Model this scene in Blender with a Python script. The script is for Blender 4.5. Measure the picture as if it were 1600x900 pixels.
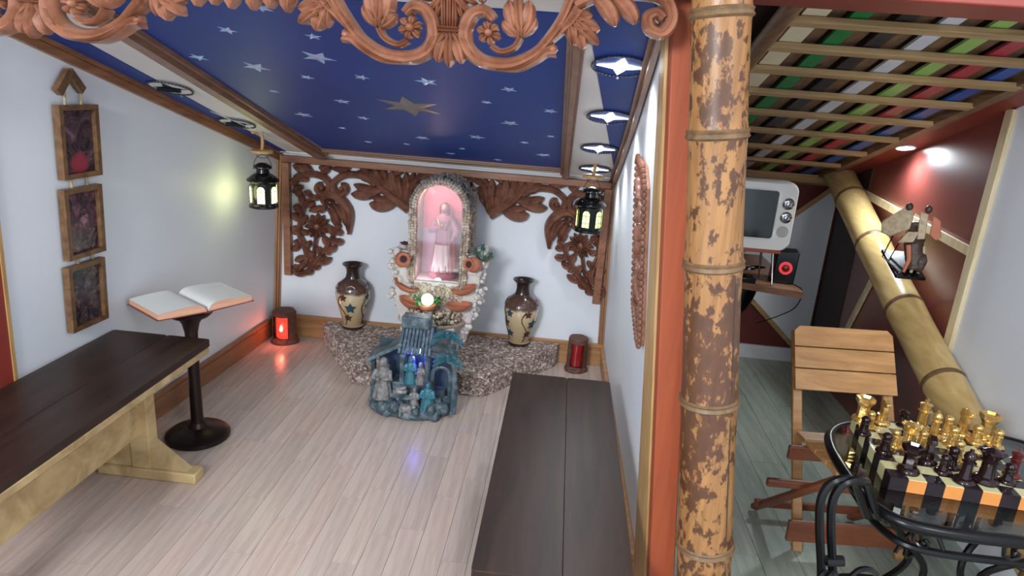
import bpy, bmesh, math, random
from mathutils import Vector, Matrix, Euler
random.seed(7)
PI = math.pi
for o in list(bpy.data.objects): bpy.data.objects.remove(o, do_unlink=True)
SC = bpy.context.scene
COL = SC.collection

# ---------------------------------------------------------------- camera
cam_d = bpy.data.cameras.new('camera'); cam = bpy.data.objects.new('camera', cam_d); COL.objects.link(cam)
Rg = Vector((0.9936825, 0.0868328, 0.0710991)); Dn = Vector((0.0928323, -0.279961, -0.9555124)); Fw = Vector((-0.0630648, 0.9560763, -0.2862532))
m = Matrix((Rg, -Dn, -Fw)).transposed().to_4x4(); m.translation = Vector((0, 0, 1.6))
cam.matrix_world = m
cam_d.sensor_width = 36; cam_d.lens = 1060 / 1600 * 36; cam_d.clip_start = .02
SC.camera = cam

# ---------------------------------------------------------------- world and lights
w = bpy.data.worlds.new('world'); SC.world = w; w.use_nodes = True
w.node_tree.nodes['Background'].inputs[0].default_value = (.78, .88, 1.0, 1)
w.node_tree.nodes['Background'].inputs[1].default_value = 1.0
def lamp(name, typ, loc, energy, color=(1, 1, 1), target=None, **kw):
    d = bpy.data.lights.new(name, typ); d.energy = energy; d.color = color
    for k, v in kw.items(): setattr(d, k, v)
    o = bpy.data.objects.new(name, d); COL.objects.link(o); o.location = loc
    if target is not None:
        o.rotation_euler = (Vector(target) - Vector(loc)).to_track_quat('-Z', 'Y').to_euler()
    return o
lamp('daylight_opening', 'AREA', (-1.4, -1.6, 2.3), 84, (.93, .97, 1.0), (-.5, 3.2, .4), shape='RECTANGLE', size=.8, size_y=.7)
lamp('right_room_fill', 'AREA', (1.6, -.6, 2.6), 20, (1.0, .96, .88), (.9, 2.8, .5), shape='DISK', size=.7)  # added fill light that brightens the right room, not a fixture
SC.view_settings.view_transform = 'Standard'; SC.view_settings.look = 'None'
SC.view_settings.gamma = 1; SC.view_settings.use_curve_mapping = False
SC.view_settings.exposure = 0.72

# ---------------------------------------------------------------- materials
MATS = {}
def srgb(r, g, b):
    f = lambda c: (c / 255 / 12.92) if c / 255 <= .04045 else ((c / 255 + .055) / 1.055) ** 2.4
    return (f(r), f(g), f(b), 1)
class NT:
    def __init__(s, name):
        s.m = bpy.data.materials.new(name); s.m.use_nodes = True; s.t = s.m.node_tree; s.b = s.t.nodes['Principled BSDF']
    def n(s, t, **kw):
        x = s.t.nodes.new(t)
        for k, v in kw.items(): setattr(x, k, v)
        return x
    def l(s, a, b): s.t.links.new(a, b)
    def coords(s, scale=(1, 1, 1), kind='Object'):
        tc = s.n('ShaderNodeTexCoord'); mp = s.n('ShaderNodeMapping'); mp.inputs['Scale'].default_value = scale
        s.l(tc.outputs[kind], mp.inputs[0]); return mp.outputs[0]
    def noise(s, vec, scale=5, detail=4, rough=.55, dist=0):
        x = s.n('ShaderNodeTexNoise'); x.inputs['Scale'].default_value = scale; x.inputs['Detail'].default_value = detail
        x.inputs['Roughness'].default_value = rough; x.inputs['Distortion'].default_value = dist; s.l(vec, x.inputs['Vector']); return x.outputs['Fac']
    def ramp(s, fac, stops, interp='LINEAR'):
        x = s.n('ShaderNodeValToRGB'); x.color_ramp.interpolation = interp; e = x.color_ramp.elements
        while len(e) < len(stops): e.new(.5)
        for i, (p, c) in enumerate(stops): e[i].position = p; e[i].color = c
        s.l(fac, x.inputs[0]); return x.outputs[0]
    def mix(s, fac, a, b, mode='MIX'):
        x = s.n('ShaderNodeMix', data_type='RGBA', blend_type=mode)
        if hasattr(fac, 'links'): s.l(fac, x.inputs[0])
        else: x.inputs[0].default_value = fac
        for v, i in ((a, 6), (b, 7)):
            if hasattr(v, 'links'): s.l(v, x.inputs[i])
            else: x.inputs[i].default_value = v
        return x.outputs[2]
    def bump(s, h, strength=.3, dist=.01):
        x = s.n('ShaderNodeBump'); x.inputs['Strength'].default_value = strength; x.inputs['Distance'].default_value = dist
        s.l(h, x.inputs['Height']); s.l(x.outputs[0], s.b.inputs['Normal'])
    def set(s, col=None, rough=None, metal=None, **kw):
        if col is not None:
            if hasattr(col, 'links'): s.l(col, s.b.inputs['Base Color'])
            else: s.b.inputs['Base Color'].default_value = col
        if rough is not None: s.b.inputs['Roughness'].default_value = rough
        if metal is not None: s.b.inputs['Metallic'].default_value = metal
        for k, v in kw.items(): s.b.inputs[k.replace('_', ' ')].default_value = v
        return s.m
def plain(name, c, rough=.5, metal=0, var=.12, scale=12, bump=0, **kw):
    t = NT(name); f = t.noise(t.coords(), scale, 3)
    d = tuple(x * (1 - var) for x in c[:3]) + (1,); u = tuple(min(1, x * (1 + var)) for x in c[:3]) + (1,)
    t.set(t.ramp(f, [(.3, d), (.7, u)]), rough, metal, **kw)
    if bump: t.bump(f, bump)
    return t.m
def wood(name, c1, c2, rough=.5, scale=(3, 30, 30), rnd=0, bump=.1, nscale=1.5, coat=0):
    t = NT(name); f = t.noise(t.coords(scale), nscale, 5, .6, .6)
    col = t.ramp(f, [(.3, c1), (.7, c2)])
    if rnd:
        oi = t.n('ShaderNodeObjectInfo')
        r = t.ramp(oi.outputs['Random'], [(0, (1 - rnd, 1 - rnd, 1 - rnd, 1)), (.5, (1, 1, 1, 1)), (1, (1 + 0 * rnd, 1 - rnd * .45, 1 - rnd * .6, 1))])
        col = t.mix(1.0, col, r, 'MULTIPLY')
    t.set(col, rough); t.bump(f, bump, .003)
    if coat: t.b.inputs['Coat Weight'].default_value = coat; t.b.inputs['Coat Roughness'].default_value = .15
    return t.m
def emis(name, c, strength, base=(0, 0, 0, 1)):
    t = NT(name); t.set(base, .5); t.b.inputs['Emission Color'].default_value = c; t.b.inputs['Emission Strength'].default_value = strength; return t.m
def glass(name, tint=(1, 1, 1, 1), gl=.12, rough=.02):
    t = NT(name); tr = t.n('ShaderNodeBsdfTransparent'); tr.inputs[0].default_value = tint
    g = t.n('ShaderNodeBsdfGlossy'); g.inputs['Roughness'].default_value = rough; g.inputs['Color'].default_value = (1, 1, 1, 1)
    fr = t.n('ShaderNodeFresnel'); fr.inputs[0].default_value = 1.5
    mx = t.n('ShaderNodeMixShader'); ad = t.n('ShaderNodeMath', operation='MULTIPLY_ADD'); ad.inputs[1].default_value = .9; ad.inputs[2].default_value = gl * .3
    t.l(fr.outputs[0], ad.inputs[0]); t.l(ad.outputs[0], mx.inputs[0]); t.l(tr.outputs[0], mx.inputs[1]); t.l(g.outputs[0], mx.inputs[2])
    t.l(mx.outputs[0], t.t.nodes['Material Output'].inputs[0]); return t.m

M = {}
M['wall'] = plain('white_wall_paint', srgb(220, 224, 230), .55, var=.02, scale=3, bump=.02)
M['ceil_white'] = plain('ceiling_white', srgb(222, 218, 214), .6, var=.02)
M['blue'] = plain('ceiling_blue', srgb(0, 50, 128), .5, var=.05, scale=3)
M['trim'] = wood('trim_brown_y', srgb(112, 80, 62), srgb(150, 110, 86), .35, (30, 2, 30))
M['trimx'] = wood('trim_brown_x', srgb(112, 80, 62), srgb(150, 110, 86), .35, (2, 30, 30))
M['trimz'] = wood('trim_brown_z', srgb(128, 88, 62), srgb(165, 120, 86), .35, (30, 30, 2))
M['base_wood_x'] = wood('baseboard_x', srgb(150, 105, 66), srgb(188, 142, 98), .35, (2, 30, 30))
M['base_wood_y'] = wood('baseboard_y', srgb(120, 78, 50), srgb(156, 108, 74), .35, (30, 2, 30))
M['plank'] = wood('laminate_plank', srgb(180, 160, 149), srgb(203, 186, 175), .26, (36, 2.2, 36), rnd=.11, bump=.03)
M['plank_gap'] = plain('floor_joint', srgb(120, 104, 92), .7)
M['plank2'] = wood('grey_plank', srgb(148, 158, 146), srgb(180, 188, 174), .25, (24, 2, 24), rnd=.10, bump=.03)
M['carve'] = wood('carved_red_wood', srgb(92, 58, 46), srgb(142, 96, 78), .40, (12, 12, 12), bump=.12)
M['carve_frame'] = wood('carved_frame_wood', srgb(118, 74, 52), srgb(152, 104, 76), .38, (3, 20, 20))
M['valance'] = wood('valance_wood', srgb(118, 72, 50), srgb(164, 114, 90), .28, (10, 10, 14), bump=.15, coat=.3)
M['post'] = wood('orange_post_paint', srgb(140, 62, 30), srgb(158, 74, 38), .6, (30, 30, 2), bump=.08)
M['yellow_wood'] = wood('yellow_board', srgb(150, 112, 66), srgb(196, 158, 104), .45, (40, 40, 2), bump=.1)
M['darkred'] = plain('dark_red_paint', srgb(100, 44, 38), .30, var=.06, scale=4)
M['glossred'] = plain('glossy_red_paint', srgb(112, 54, 48), .30, var=.06, scale=4, Coat_Weight=.8, Coat_Roughness=.32)
M['beamred'] = plain('beam_red_paint', srgb(136, 52, 42), .45, var=.05, scale=4)
M['darkbrown'] = plain('dark_brown_panel', srgb(48, 34, 28), .5)
M['lath'] = wood('lath_wood', srgb(150, 118, 78), srgb(188, 156, 110), .5, (2, 40, 40), bump=.1)
M['lathy'] = wood('lath_wood_y', srgb(104, 76, 54), srgb(142, 108, 78), .5, (40, 2, 40), bump=.1, rnd=.15)
M['paletrim'] = wood('pale_trim', srgb(190, 170, 132), srgb(222, 206, 170), .5, (20, 20, 3))
for n_, c_ in (('green', (22, 122, 62)), ('black', (34, 32, 40)), ('white', (214, 216, 222)), ('lightgreen', (150, 190, 100)), ('pink', (176, 52, 66)), ('bluep', (26, 78, 160)), ('cream', (226, 212, 180))):
    M['paint_' + n_] = plain('painted_' + n_, srgb(*c_), .45, var=.06)
M['benchtop'] = wood('bench_top_dark', srgb(36, 24, 20), srgb(58, 40, 32), .42, (18, 1.6, 18), bump=.06)
M['benchtop'].node_tree.nodes['Principled BSDF'].inputs['Specular IOR Level'].default_value = .3
M['benchleg'] = wood('bench_pale_wood', srgb(150, 122, 82), srgb(204, 178, 130), .5, (5, 5, 5), bump=.1)
M['blackmetal'] = plain('dark_bronze_metal', srgb(44, 32, 30), .34, .6, bump=.04)
M['black'] = plain('black_metal', srgb(20, 20, 22), .22, .3)
M['iron'] = plain('black_iron', srgb(22, 21, 23), .28, .5)
M['paper'] = plain('book_page_white', srgb(222, 222, 218), .7, var=.02)
M['pageedge'] = wood('book_page_edge', srgb(196, 142, 112), srgb(222, 174, 146), .7, (3, 3, 160), bump=.1)
M['cover'] = plain('book_cover_red', srgb(120, 56, 58), .5)
M['framewood'] = wood('picture_frame_wood', srgb(78, 52, 32), srgb(124, 90, 58), .4, (20, 20, 20))
M['rope'] = plain('jute_rope', srgb(176, 158, 128), .8, bump=.3, scale=120)

# ---------------------------------------------------------------- mesh helpers
class MB:
    def __init__(s): s.v = []; s.f = []
    def add(s, vs, fs):
        b = len(s.v); s.v += [tuple(v) for v in vs]; s.f += [tuple(i + b for i in f) for f in fs]; return s
    def hexa(s, p):  # 8 pts bottom ring 0-3, top ring 4-7
        return s.add(p, [(3, 2, 1, 0), (4, 5, 6, 7), (0, 1, 5, 4), (1, 2, 6, 5), (2, 3, 7, 6), (3, 0, 4, 7)])
    def box(s, c, d, R=None):
        c = Vector(c); p = []
        for z in (-1, 1):
            for x, y in ((-1, -1), (1, -1), (1, 1), (-1, 1)):
                q = Vector((x * d[0] / 2, y * d[1] / 2, z * d[2] / 2))
                if R is not None: q = R @ q
                p.append(c + q)
        return s.hexa(p)
    def bb(s, x0, x1, y0, y1, z0, z1): return s.box(((x0 + x1) / 2, (y0 + y1) / 2, (z0 + z1) / 2), (x1 - x0, y1 - y0, z1 - z0))
    def bar(s, a, b, w, h, up=(0, 0, 1)):
        a = Vector(a); b = Vector(b); t = (b - a).normalized(); u = Vector(up)
        sd = t.cross(u).normalized(); uu = sd.cross(t).normalized(); p = []
        for q in (a, b):
            for x, y in ((-1, -1), (1, -1), (1, 1), (-1, 1)): p.append(q + sd * x * w / 2 + uu * y * h / 2)
        return s.hexa(p)
    def tube(s, pts, r, n=8, closed=False):
        pts = [Vector(p) for p in pts]; L = len(pts)
        rs = r if isinstance(r, (list, tuple)) else [r] * L
        up = Vector((0, 0, 1)); vs = []; prev = None
        for i, p in enumerate(pts):
            a = pts[i - 1] if (i > 0 or closed) else pts[0]; b = pts[(i + 1) % L] if (i < L - 1 or closed) else pts[-1]
            t = (b - a).normalized() if (b - a).length > 1e-9 else Vector((0, 0, 1))
            if prev is None:
                sd = t.cross(up)
                if sd.length < .05: sd = t.cross(Vector((1, 0, 0)))
            else: sd = prev - t * prev.dot(t)
            sd.normalize(); prev = sd; u = sd.cross(t)
            for k in range(n):
                an = 2 * PI * k / n; vs.append(p + (sd * math.cos(an) + u * math.sin(an)) * rs[i])
        fs = []
        for i in range(L if closed else L - 1):
            j = (i + 1) % L
            for k in range(n): fs.append((i * n + k, i * n + (k + 1) % n, j * n + (k + 1) % n, j * n + k))
        if not closed: fs += [tuple(range(n - 1, -1, -1)), tuple((L - 1) * n + k for k in range(n))]
        return s.add(vs, fs)
    def lathe(s, prof, n=24, c=(0, 0, 0), R=None, mod=None, sx=1, sy=1):
        c = Vector(c); vs = []
        for r, z in prof:
            for k in range(n):
                a = 2 * PI * k / n; rr = r * (mod(a, z) if mod else 1)
                q = Vector((rr * math.cos(a) * sx, rr * math.sin(a) * sy, z))
                if R is not None: q = R @ q
                vs.append(c + q)
        fs = []
        for i in range(len(prof) - 1):
            for k in range(n): fs.append((i * n + k, i * n + (k + 1) % n, (i + 1) * n + (k + 1) % n, (i + 1) * n + k))
        fs += [tuple(range(n - 1, -1, -1)), tuple((len(prof) - 1) * n + k for k in range(n))]
        return s.add(vs, fs)
    def ball(s, c, r, n=10, R=None, jit=0):
        r = r if isinstance(r, (tuple, list)) else (r, r, r); c = Vector(c); h = max(4, n // 2 + 1); vs = []
        for i in range(h + 1):
            ph = PI * i / h
            for k in range(n):
                a = 2 * PI * k / n; q = Vector((math.sin(ph) * math.cos(a) * r[0], math.sin(ph) * math.sin(a) * r[1], -math.cos(ph) * r[2]))
                if jit and 0 < i < h: q *= 1 + random.uniform(-jit, jit)
                if R is not None: q = R @ q
                vs.append(c + q)
        fs = [(i * n + k, i * n + (k + 1) % n, (i + 1) * n + (k + 1) % n, (i + 1) * n + k) for i in range(h) for k in range(n)]
        return s.add(vs, fs)
    def slab(s, poly, nv, th):
        nv = Vector(nv) * th; n = len(poly); a = [Vector(p) for p in poly]
        vs = a + [p + nv for p in a]
        return s.add(vs, [tuple(range(n)), tuple(range(2 * n - 1, n - 1, -1))] + [(i, i + n, (i + 1) % n + n, (i + 1) % n) for i in range(n)])
    def relief(s, path, wf, h, F, back=0.0, groove=.6):
        n = len(path); vs = []
        for i, (u, v) in enumerate(path):
            a = path[max(0, i - 1)]; b = path[min(n - 1, i + 1)]; tx, ty = b[0] - a[0], b[1] - a[1]; L = math.hypot(tx, ty) or 1
            nx, ny = -ty / L, tx / L; t = i / (n - 1); ww = wf(t); hh = h * (.55 + .45 * min(1, ww / (max(wf(.5), 1e-6))))
            for q, z in ((-1, back), (-1, hh * .4), (-.55, hh), (0, hh * groove), (.55, hh), (1, hh * .4), (1, back)):
                vs.append(F(u + nx * ww * q, v + ny * ww * q, z))
        fs = []
        for i in range(n - 1):
            for k in range(7): fs.append((i * 7 + k, i * 7 + (k + 1) % 7, (i + 1) * 7 + (k + 1) % 7, (i + 1) * 7 + k))
        fs += [tuple(range(6, -1, -1)), tuple((n - 1) * 7 + k for k in range(7))]
        return s.add(vs, fs)
def bez(p0, p1, p2, n=9):
    return [tuple((1 - t) ** 2 * a + 2 * t * (1 - t) * b + t * t * c for a, b, c in zip(p0, p1, p2)) for t in [i / (n - 1) for i in range(n)]]
def crom(pts, n=6):
    P = [pts[0]] + list(pts) + [pts[-1]]; out = []
    for i in range(1, len(P) - 2):
        for k in range(n):
            t = k / n
            out.append(tuple(.5 * (2 * b + (c - a) * t + (2 * a - 5 * b + 4 * c - d) * t * t + (3 * b - a - 3 * c + d) * t ** 3) for a, b, c, d in zip(P[i - 1], P[i], P[i + 1], P[i + 2])))
    out.append(tuple(pts[-1])); return out
def spiral(c, r0, r1, a0, a1, n=26):
    return [(c[0] + (r0 + (r1 - r0) * t) * math.cos(a0 + (a1 - a0) * t), c[1] + (r0 + (r1 - r0) * t) * math.sin(a0 + (a1 - a0) * t)) for t in [i / (n - 1) for i in range(n)]]
def mobj(name, mb, mat, parent=None, smooth=None, off=None, bevel=0, remesh=0, kind=None, label=None, sub=0):
    me = bpy.data.meshes.new(name)
    vs = mb.v
    if off is not None: vs = [(a - off[0], b - off[1], c - off[2]) for a, b, c in vs]
    me.from_pydata(vs, [], mb.f)
    me.validate()
    bm = bmesh.new(); bm.from_mesh(me); bmesh.ops.recalc_face_normals(bm, faces=bm.faces); bm.to_mesh(me); bm.free()
    me.materials.append(M[mat] if isinstance(mat, str) else mat)
    o = bpy.data.objects.new(name, me); COL.objects.link(o)
    if smooth is None: smooth = True
    if smooth:
        me.shade_smooth()
        if not remesh:
            try: me.set_sharp_from_angle(angle=math.radians(38))
            except Exception: pass
    if bevel:
        b = o.modifiers.new('b', 'BEVEL'); b.width = bevel; b.segments = 2; b.limit_method = 'ANGLE'
    if remesh:
        r = o.modifiers.new('r', 'REMESH'); r.mode = 'VOXEL'; r.voxel_size = remesh; r.use_smooth_shade = True
        sm = o.modifiers.new('s', 'SMOOTH'); sm.iterations = 2; sm.factor = .5
    if parent is not None:
        o.parent = parent
    if kind: o['kind'] = kind
    if label: o['label'] = label
    return o
def thing(name, label, cat, loc=(0, 0, 0), rot=(0, 0, 0), group=None):
    o = bpy.data.objects.new(name, None); COL.objects.link(o); o.location = loc; o.rotation_euler = rot
    o.empty_display_size = .05
    o['label'] = label; o['category'] = cat
    if group: o['group'] = group
    return o
class W:  # world-coordinate builder for a thing whose Empty stands at loc
    def __init__(s, name, label, cat, loc, group=None): s.o = thing(name, label, cat, loc, group=group); s.loc = loc
    def p(s, name, mb, mat, **kw): return mobj(name, mb, mat, s.o, off=s.loc, **kw)
def sub(parent, name, mb, mat, off=None, **kw): return mobj(name, mb, mat, parent, off=off, **kw)
def struct(name, mb, mat, parent=None, **kw):
    o = mobj(name, mb, mat, parent, **kw)
    o['kind'] = 'structure'
    return o
def single(name, label, cat, mb, mat, loc, group=None, **kw):
    o = mobj(name, mb, mat, None, off=loc, **kw); o.location = loc; o['label'] = label; o['category'] = cat
    if group: o['group'] = group
    return o
def dup(root, loc, rz=None, label=None, group=None):
    r = root.copy(); COL.objects.link(r); r.location = loc
    if rz is not None: r.rotation_euler = (0, 0, rz)
    if label: r['label'] = label
    if group: r['group'] = group
    for ch in list(root.children):
        c = ch.copy(); COL.objects.link(c); c.parent = r
        for g in ch.children:
            d = g.copy(); COL.objects.link(d); d.parent = c
    return r
def rounded(x0, x1, y0, y1, r, n=5):
    out = []
    for cx, cy, a in ((x1 - r, y1 - r, 0), (x0 + r, y1 - r, PI / 2), (x0 + r, y0 + r, PI), (x1 - r, y0 + r, 3 * PI / 2)):
        for k in range(n + 1): out.append((cx + r * math.cos(a + PI / 2 * k / n), cy + r * math.sin(a + PI / 2 * k / n)))
    return out

#@@STRUCT
# ================================================================ the setting
wlx = lambda y, z: -1.73 - .05 * (3.88 - y) + (.049 - .008 * (3.88 - y)) * z      # inner face of the left wall
wrx = lambda y, z: (.33 - .045 * z) * (y - 1.65) / 2.23 + (.37 - .0938 * z) * (3.88 - y) / 2.23
cz = lambda y: 1.13 + .31 * (3.88 - y)
NC = Vector((0, -.296, -.955))
# floor: laminate strips, each a piece of its own
f = MB().bb(-2.0, 1.9, .3, 4.5, -.06, -.0035); floor = struct('floor', f, 'plank_gap')
pk = []
def plank_mesh(L, wd, key):
    b = MB().bb(-wd / 2, wd / 2, 0, L, -.0034, 0)
    return b
cache = {}
def plank(x, y0, L, wd, mat):
    k = (round(L, 3), wd, mat)
    if k not in cache:
        cache[k] = mobj('plank', plank_mesh(L, wd, k), mat, floor, smooth=False); o = cache[k]
    else:
        o = cache[k].copy(); COL.objects.link(o)
    o.location = (x, y0, 0); return o
x = -1.87; i = 0
while x < .33:
    y = 1.15 - random.choice((0, .1, .2, .3)); k = 0
    while y < 3.9:
        L = random.choice((.45, .52, .6)); 
        if y + L > 3.9: L = round(max(.05, 3.9 - y), 2)
        if y + L > 1.2: plank(x + .046, y, L - .0015, .0907, 'plank')
        y += L; k += 1
    x += .092; i += 1
x = .4
while x < 1.72:
    y = 1.1 - random.choice((0, .25, .4))
    while y < 4.3:
        L = random.choice((.6, .75))
        if y + L > 4.3: L = round(max(.05, 4.3 - y), 2)
        plank(x + .073, y, L - .002, .144, 'plank2'); y += L
    x += .146
# walls of the left alcove
def ruled(name, fx, th, y0, y1, ztop, mat, ny=10, nz=6, parent=None):
    b = MB(); vs = []; cols = ny + 1
    for s_ in (0, 1):
        for j in range(nz + 1):
            for i in range(cols):
                y = y0 + (y1 - y0) * i / ny; z = ztop(y) * j / nz; vs.append((fx(y, z) + th * s_, y, z))
    N = cols * (nz + 1); fs = []
    for s_ in (0, 1):
        for j in range(nz):
            for i in range(ny):
                a = s_ * N + j * cols + i; fs.append((a, a + 1, a + 1 + cols, a + cols))
    for j in range(nz):
        for i in (0, ny):
            a = j * cols + i; fs.append((a, a + cols, a + cols + N, a + N))
    for i in range(ny):
        for j in (0, nz):
            a = j * cols + i; fs.append((a, a + 1, a + 1 + N, a + N))
    b.add(vs, fs); return struct(name, b, mat, parent)
ruled('wall_left', wlx, -.08, 1.99, 3.95, lambda y: cz(y) + .03, 'wall')
ruled('trim_1', lambda y, z: wlx(y, z) + .004, -.084, 1.2, 1.975, lambda y: cz(y) + .03, 'beamred')
ruled('trim_2', lambda y, z: wlx(y, z) + .008, -.088, 1.976, 1.989, lambda y: cz(y) + .03, 'yellow_wood')
ruled('wall_right', wrx, .055, 1.66, 3.93, lambda y: cz(y) + .03, 'wall')
struct('wall_back', MB().bb(-1.82, .40, 3.88, 3.96, 0, 1.26), 'wall')
# baseboards and corner mouldings
b = MB().bb(-1.72, .33, 3.862, 3.88, 0, .115); b.bb(-1.72, .33, 3.852, 3.88, .118, .142); b.bb(-1.72, .33, 3.857, 3.88, .10, .108)
struct('baseboard_back', b, 'base_wood_x', bevel=.003)
for nm, fx, s_, y0, mt in (('baseboard_left', wlx, 1, 1.99, 'base_wood_y'), ('baseboard_right', wrx, -1, 1.95, 'base_wood_x')):
    b = MB()
    for z0, z1, d in ((0, .10, .016), (.10, .108, .012), (.108, .13, .022)):
        b.hexa([(fx(y0, z0), y0, z0), (fx(y0, z0) + s_ * d, y0, z0), (fx(3.86, z0) + s_ * d, 3.86, z0), (fx(3.86, z0), 3.86, z0),
                (fx(y0, z1), y0, z1), (fx(y0, z1) + s_ * d, y0, z1), (fx(3.86, z1) + s_ * d, 3.86, z1), (fx(3.86, z1), 3.86, z1)])
    struct(nm, b, mt, bevel=.003)
for nm, fx, s_ in (('trim_3', wlx, 1), ('trim_4', wrx, -1)):
    b = MB()
    for d0, d1, dp in ((0, .012, .022), (.014, .026, .016), (.028, .036, .010)):
        b.hexa([(fx(3.88, .14) + s_ * d0, 3.88 - dp, .14), (fx(3.88, .14) + s_ * d1, 3.88 - dp, .14), (fx(3.88, .14) + s_ * d1, 3.88, .14), (fx(3.88, .14) + s_ * d0, 3.88, .14),
                (fx(3.88, 1.12) + s_ * d0, 3.88 - dp, 1.12), (fx(3.88, 1.12) + s_ * d1, 3.88 - dp, 1.12), (fx(3.88, 1.12) + s_ * d1, 3.88, 1.12), (fx(3.88, 1.12) + s_ * d0, 3.88, 1.12)])
    struct(nm, b, 'trimz')
# sloped ceiling
cp = lambda x, y, d=0: Vector((x, y, cz(y))) + NC * d
b = MB().slab([cp(-1.95, 1.35), cp(.29, 1.35), cp(.33, 4.0), cp(-1.95, 4.0)], -NC, .05)
ceiling = struct('ceiling', b, 'ceil_white')
def cpanel(name, xy, mat, th=.004, d=0, **kw):
    return struct(name, MB().slab([cp(a, c, d) for a, c in xy], NC, th), mat, ceiling, smooth=False, **kw)
cpanel('blue_panel', [(-1.33, 1.79), (-.03, 1.79), (-.03, 3.67), (-1.33, 3.67)], 'blue', label='large royal blue panel with foil stars')
cpanel('blue_panel', [(-1.615, 1.5), (-1.61, 3.88), (-1.66, 3.88), (-1.86, 1.5)], 'blue', label='narrow blue strip along the left wall')
cpanel('blue_panel', [(.03, 1.9), (.0, 1.6), (.25, 1.6), (.31, 3.88), (.285, 3.88)][::1], 'blue', label='blue wedge holding the downlights')
def ctrim(x0, x1, y0, y1, steps, mat, nm='ceiling_moulding', xs=None):
    b = MB()
    for a, c, d in steps:
        if xs:   # runs along y
            b.slab([cp(x0 + (x1 - x0) * a, y0), cp(x0 + (x1 - x0) * c, y0), cp(xs[0] + (xs[1] - xs[0]) * c, y1), cp(xs[0] + (xs[1] - xs[0]) * a, y1)], NC, d)
        else:
            b.slab([cp(x0, y0 + (y1 - y0) * a), cp(x1, y0 + (y1 - y0) * a), cp(x1, y0 + (y1 - y0) * c), cp(x0, y0 + (y1 - y0) * c)], NC, d)
    return struct(nm, b, mat, ceiling)
st = ((0, .18, .016), (.2, .36, .028), (.38, .8, .038), (.82, 1, .02))
ctrim(-1.425, -1.315, 1.4, 3.80, st, 'trim', xs=(-1.455, -1.345))
ctrim(-.03, .02, 1.4, 3.80, st, 'trim', xs=(-.03, .02))
ctrim(-1.40, .0, 3.66, 3.70, ((0, .4, .012), (.45, 1, .018)), 'trimx')
b = MB()
for nm, fx, s_ in (('trim_5', wlx, 1), ('trim_6', wrx, -1)):
    b = MB()
    for z0, z1, d in ((.002, .018, .03), (.02, .05, .016)):
        ys = [1.42 if s_ > 0 else 1.68, 2.6, 3.86]
        for y0, y1 in zip(ys, ys[1:]):
            q = []
            for zz in (z1, z0):
                for yy, dd in ((y0, 0), (y0, d), (y1, d), (y1, 0)): q.append((fx(yy, cz(yy)) + s_ * dd, yy, cz(yy) - zz))
            b.hexa(q)
    struct(nm, b, 'base_wood_y' if s_ > 0 else 'trim')
struct('trim_7', MB().bb(-1.69, .29, 3.84, 3.88, 1.135, 1.165), 'ceil_white')
# near edge of the dividing wall: yellow board and orange post
zt_ = cz(1.7)
b = MB().hexa([(wrx(1.66, 0) - .012, 1.66, 0), (wrx(1.66, 0) + .001, 1.66, 0), (wrx(1.93, 0) + .001, 1.93, 0), (wrx(1.93, 0) - .012, 1.93, 0), (wrx(1.66, zt_) - .012, 1.66, zt_), (wrx(1.66, zt_) + .001, 1.66, zt_), (wrx(1.76, zt_) + .001, 1.76, zt_), (wrx(1.76, zt_) - .012, 1.76, zt_)])
struct('trim_8', b, 'yellow_wood')
b = MB(); z1 = 1.86
b.hexa([(.362, 1.595, 0), (.432, 1.595, 0), (.432, 1.66, 0), (.362, 1.66, 0), (.365 - .0938 * z1, 1.595, z1), (.422 - .0938 * z1, 1.595, z1), (.422 - .0938 * z1, 1.66, z1), (.365 - .0938 * z1, 1.66, z1)])
struct('trim_9', b, 'post', bevel=.003)
# right room
struct('wall_back.001' if False else 'wall_rear', MB().bb(.40, 1.76, 4.28, 4.36, 0, 1.35), 'darkred')
lz = lambda y: 1.2 + .31 * (4.25 - y)
b = MB().slab([(1.67, .8, 0), (1.67, 4.3, 0), (1.67, 4.3, 1.26), (1.67, .8, 2.3)], (1, 0, 0), .07); wall_side = struct('wall_side', b, 'glossred')
b = MB().slab([(1.666, .8, 0), (1.666, 2.80, 0), (1.666, 2.80, lz(2.80) + .0), (1.666, .8, lz(.8))], (1, 0, 0), .004); struct('white_wall_panel', b, 'wall', wall_side)
b = MB().slab([(1.666, 3.90, 0), (1.666, 4.279, 0), (1.666, 4.279, lz(4.279)), (1.666, 3.90, lz(3.90))], (1, 0, 0), .004); struct('dark_panel_with_shade', b, 'darkbrown', wall_side)  # dark brown panel, with the corner's shadow put into its tone
def strip(name, a, c, wd, th, nrm, mat='paletrim', parent=None):
    return struct(name, MB().bar(a, c, wd, th, nrm), mat, parent, bevel=.002)
strip('trim_10', (1.658, 2.81, 0), (1.658, 2.81, lz(2.81)), .05, .018, (1, 0, 0))
strip('trim_11', (1.66, 4.04, 1.17), (1.66, 2.83, 1.085), .04, .014, (1, 0, 0))
strip('trim_12', (1.66, 3.55, .86), (1.66, 3.82, .30), .035, .014, (1, 0, 0))
for poly, nm in (([(1.655, 1.175), (1.035, .597), (1.655, .045)], 'white_triangle_panel'), ([(.41, 1.25), (1.0, .66), (.41, .1)], 'white_triangle_panel')):
    struct(nm, MB().slab([(a, 4.276, c) for a, c in poly], (0, 1, 0), .004), 'wall', bpy.data.objects['wall_rear'])
for a, c in (((1.655, 1.175), (1.035, .597)), ((1.035, .597), (1.62, .06)), ((.41, 1.25), (1.0, .66)), ((1.0, .66), (.41, .1))):
    strip('wood_strip', (a[0], 4.27, a[1]), (c[0], 4.27, c[1]), .03, .014, (0, 1, 0), 'lath', bpy.data.objects['wall_rear'])
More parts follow.
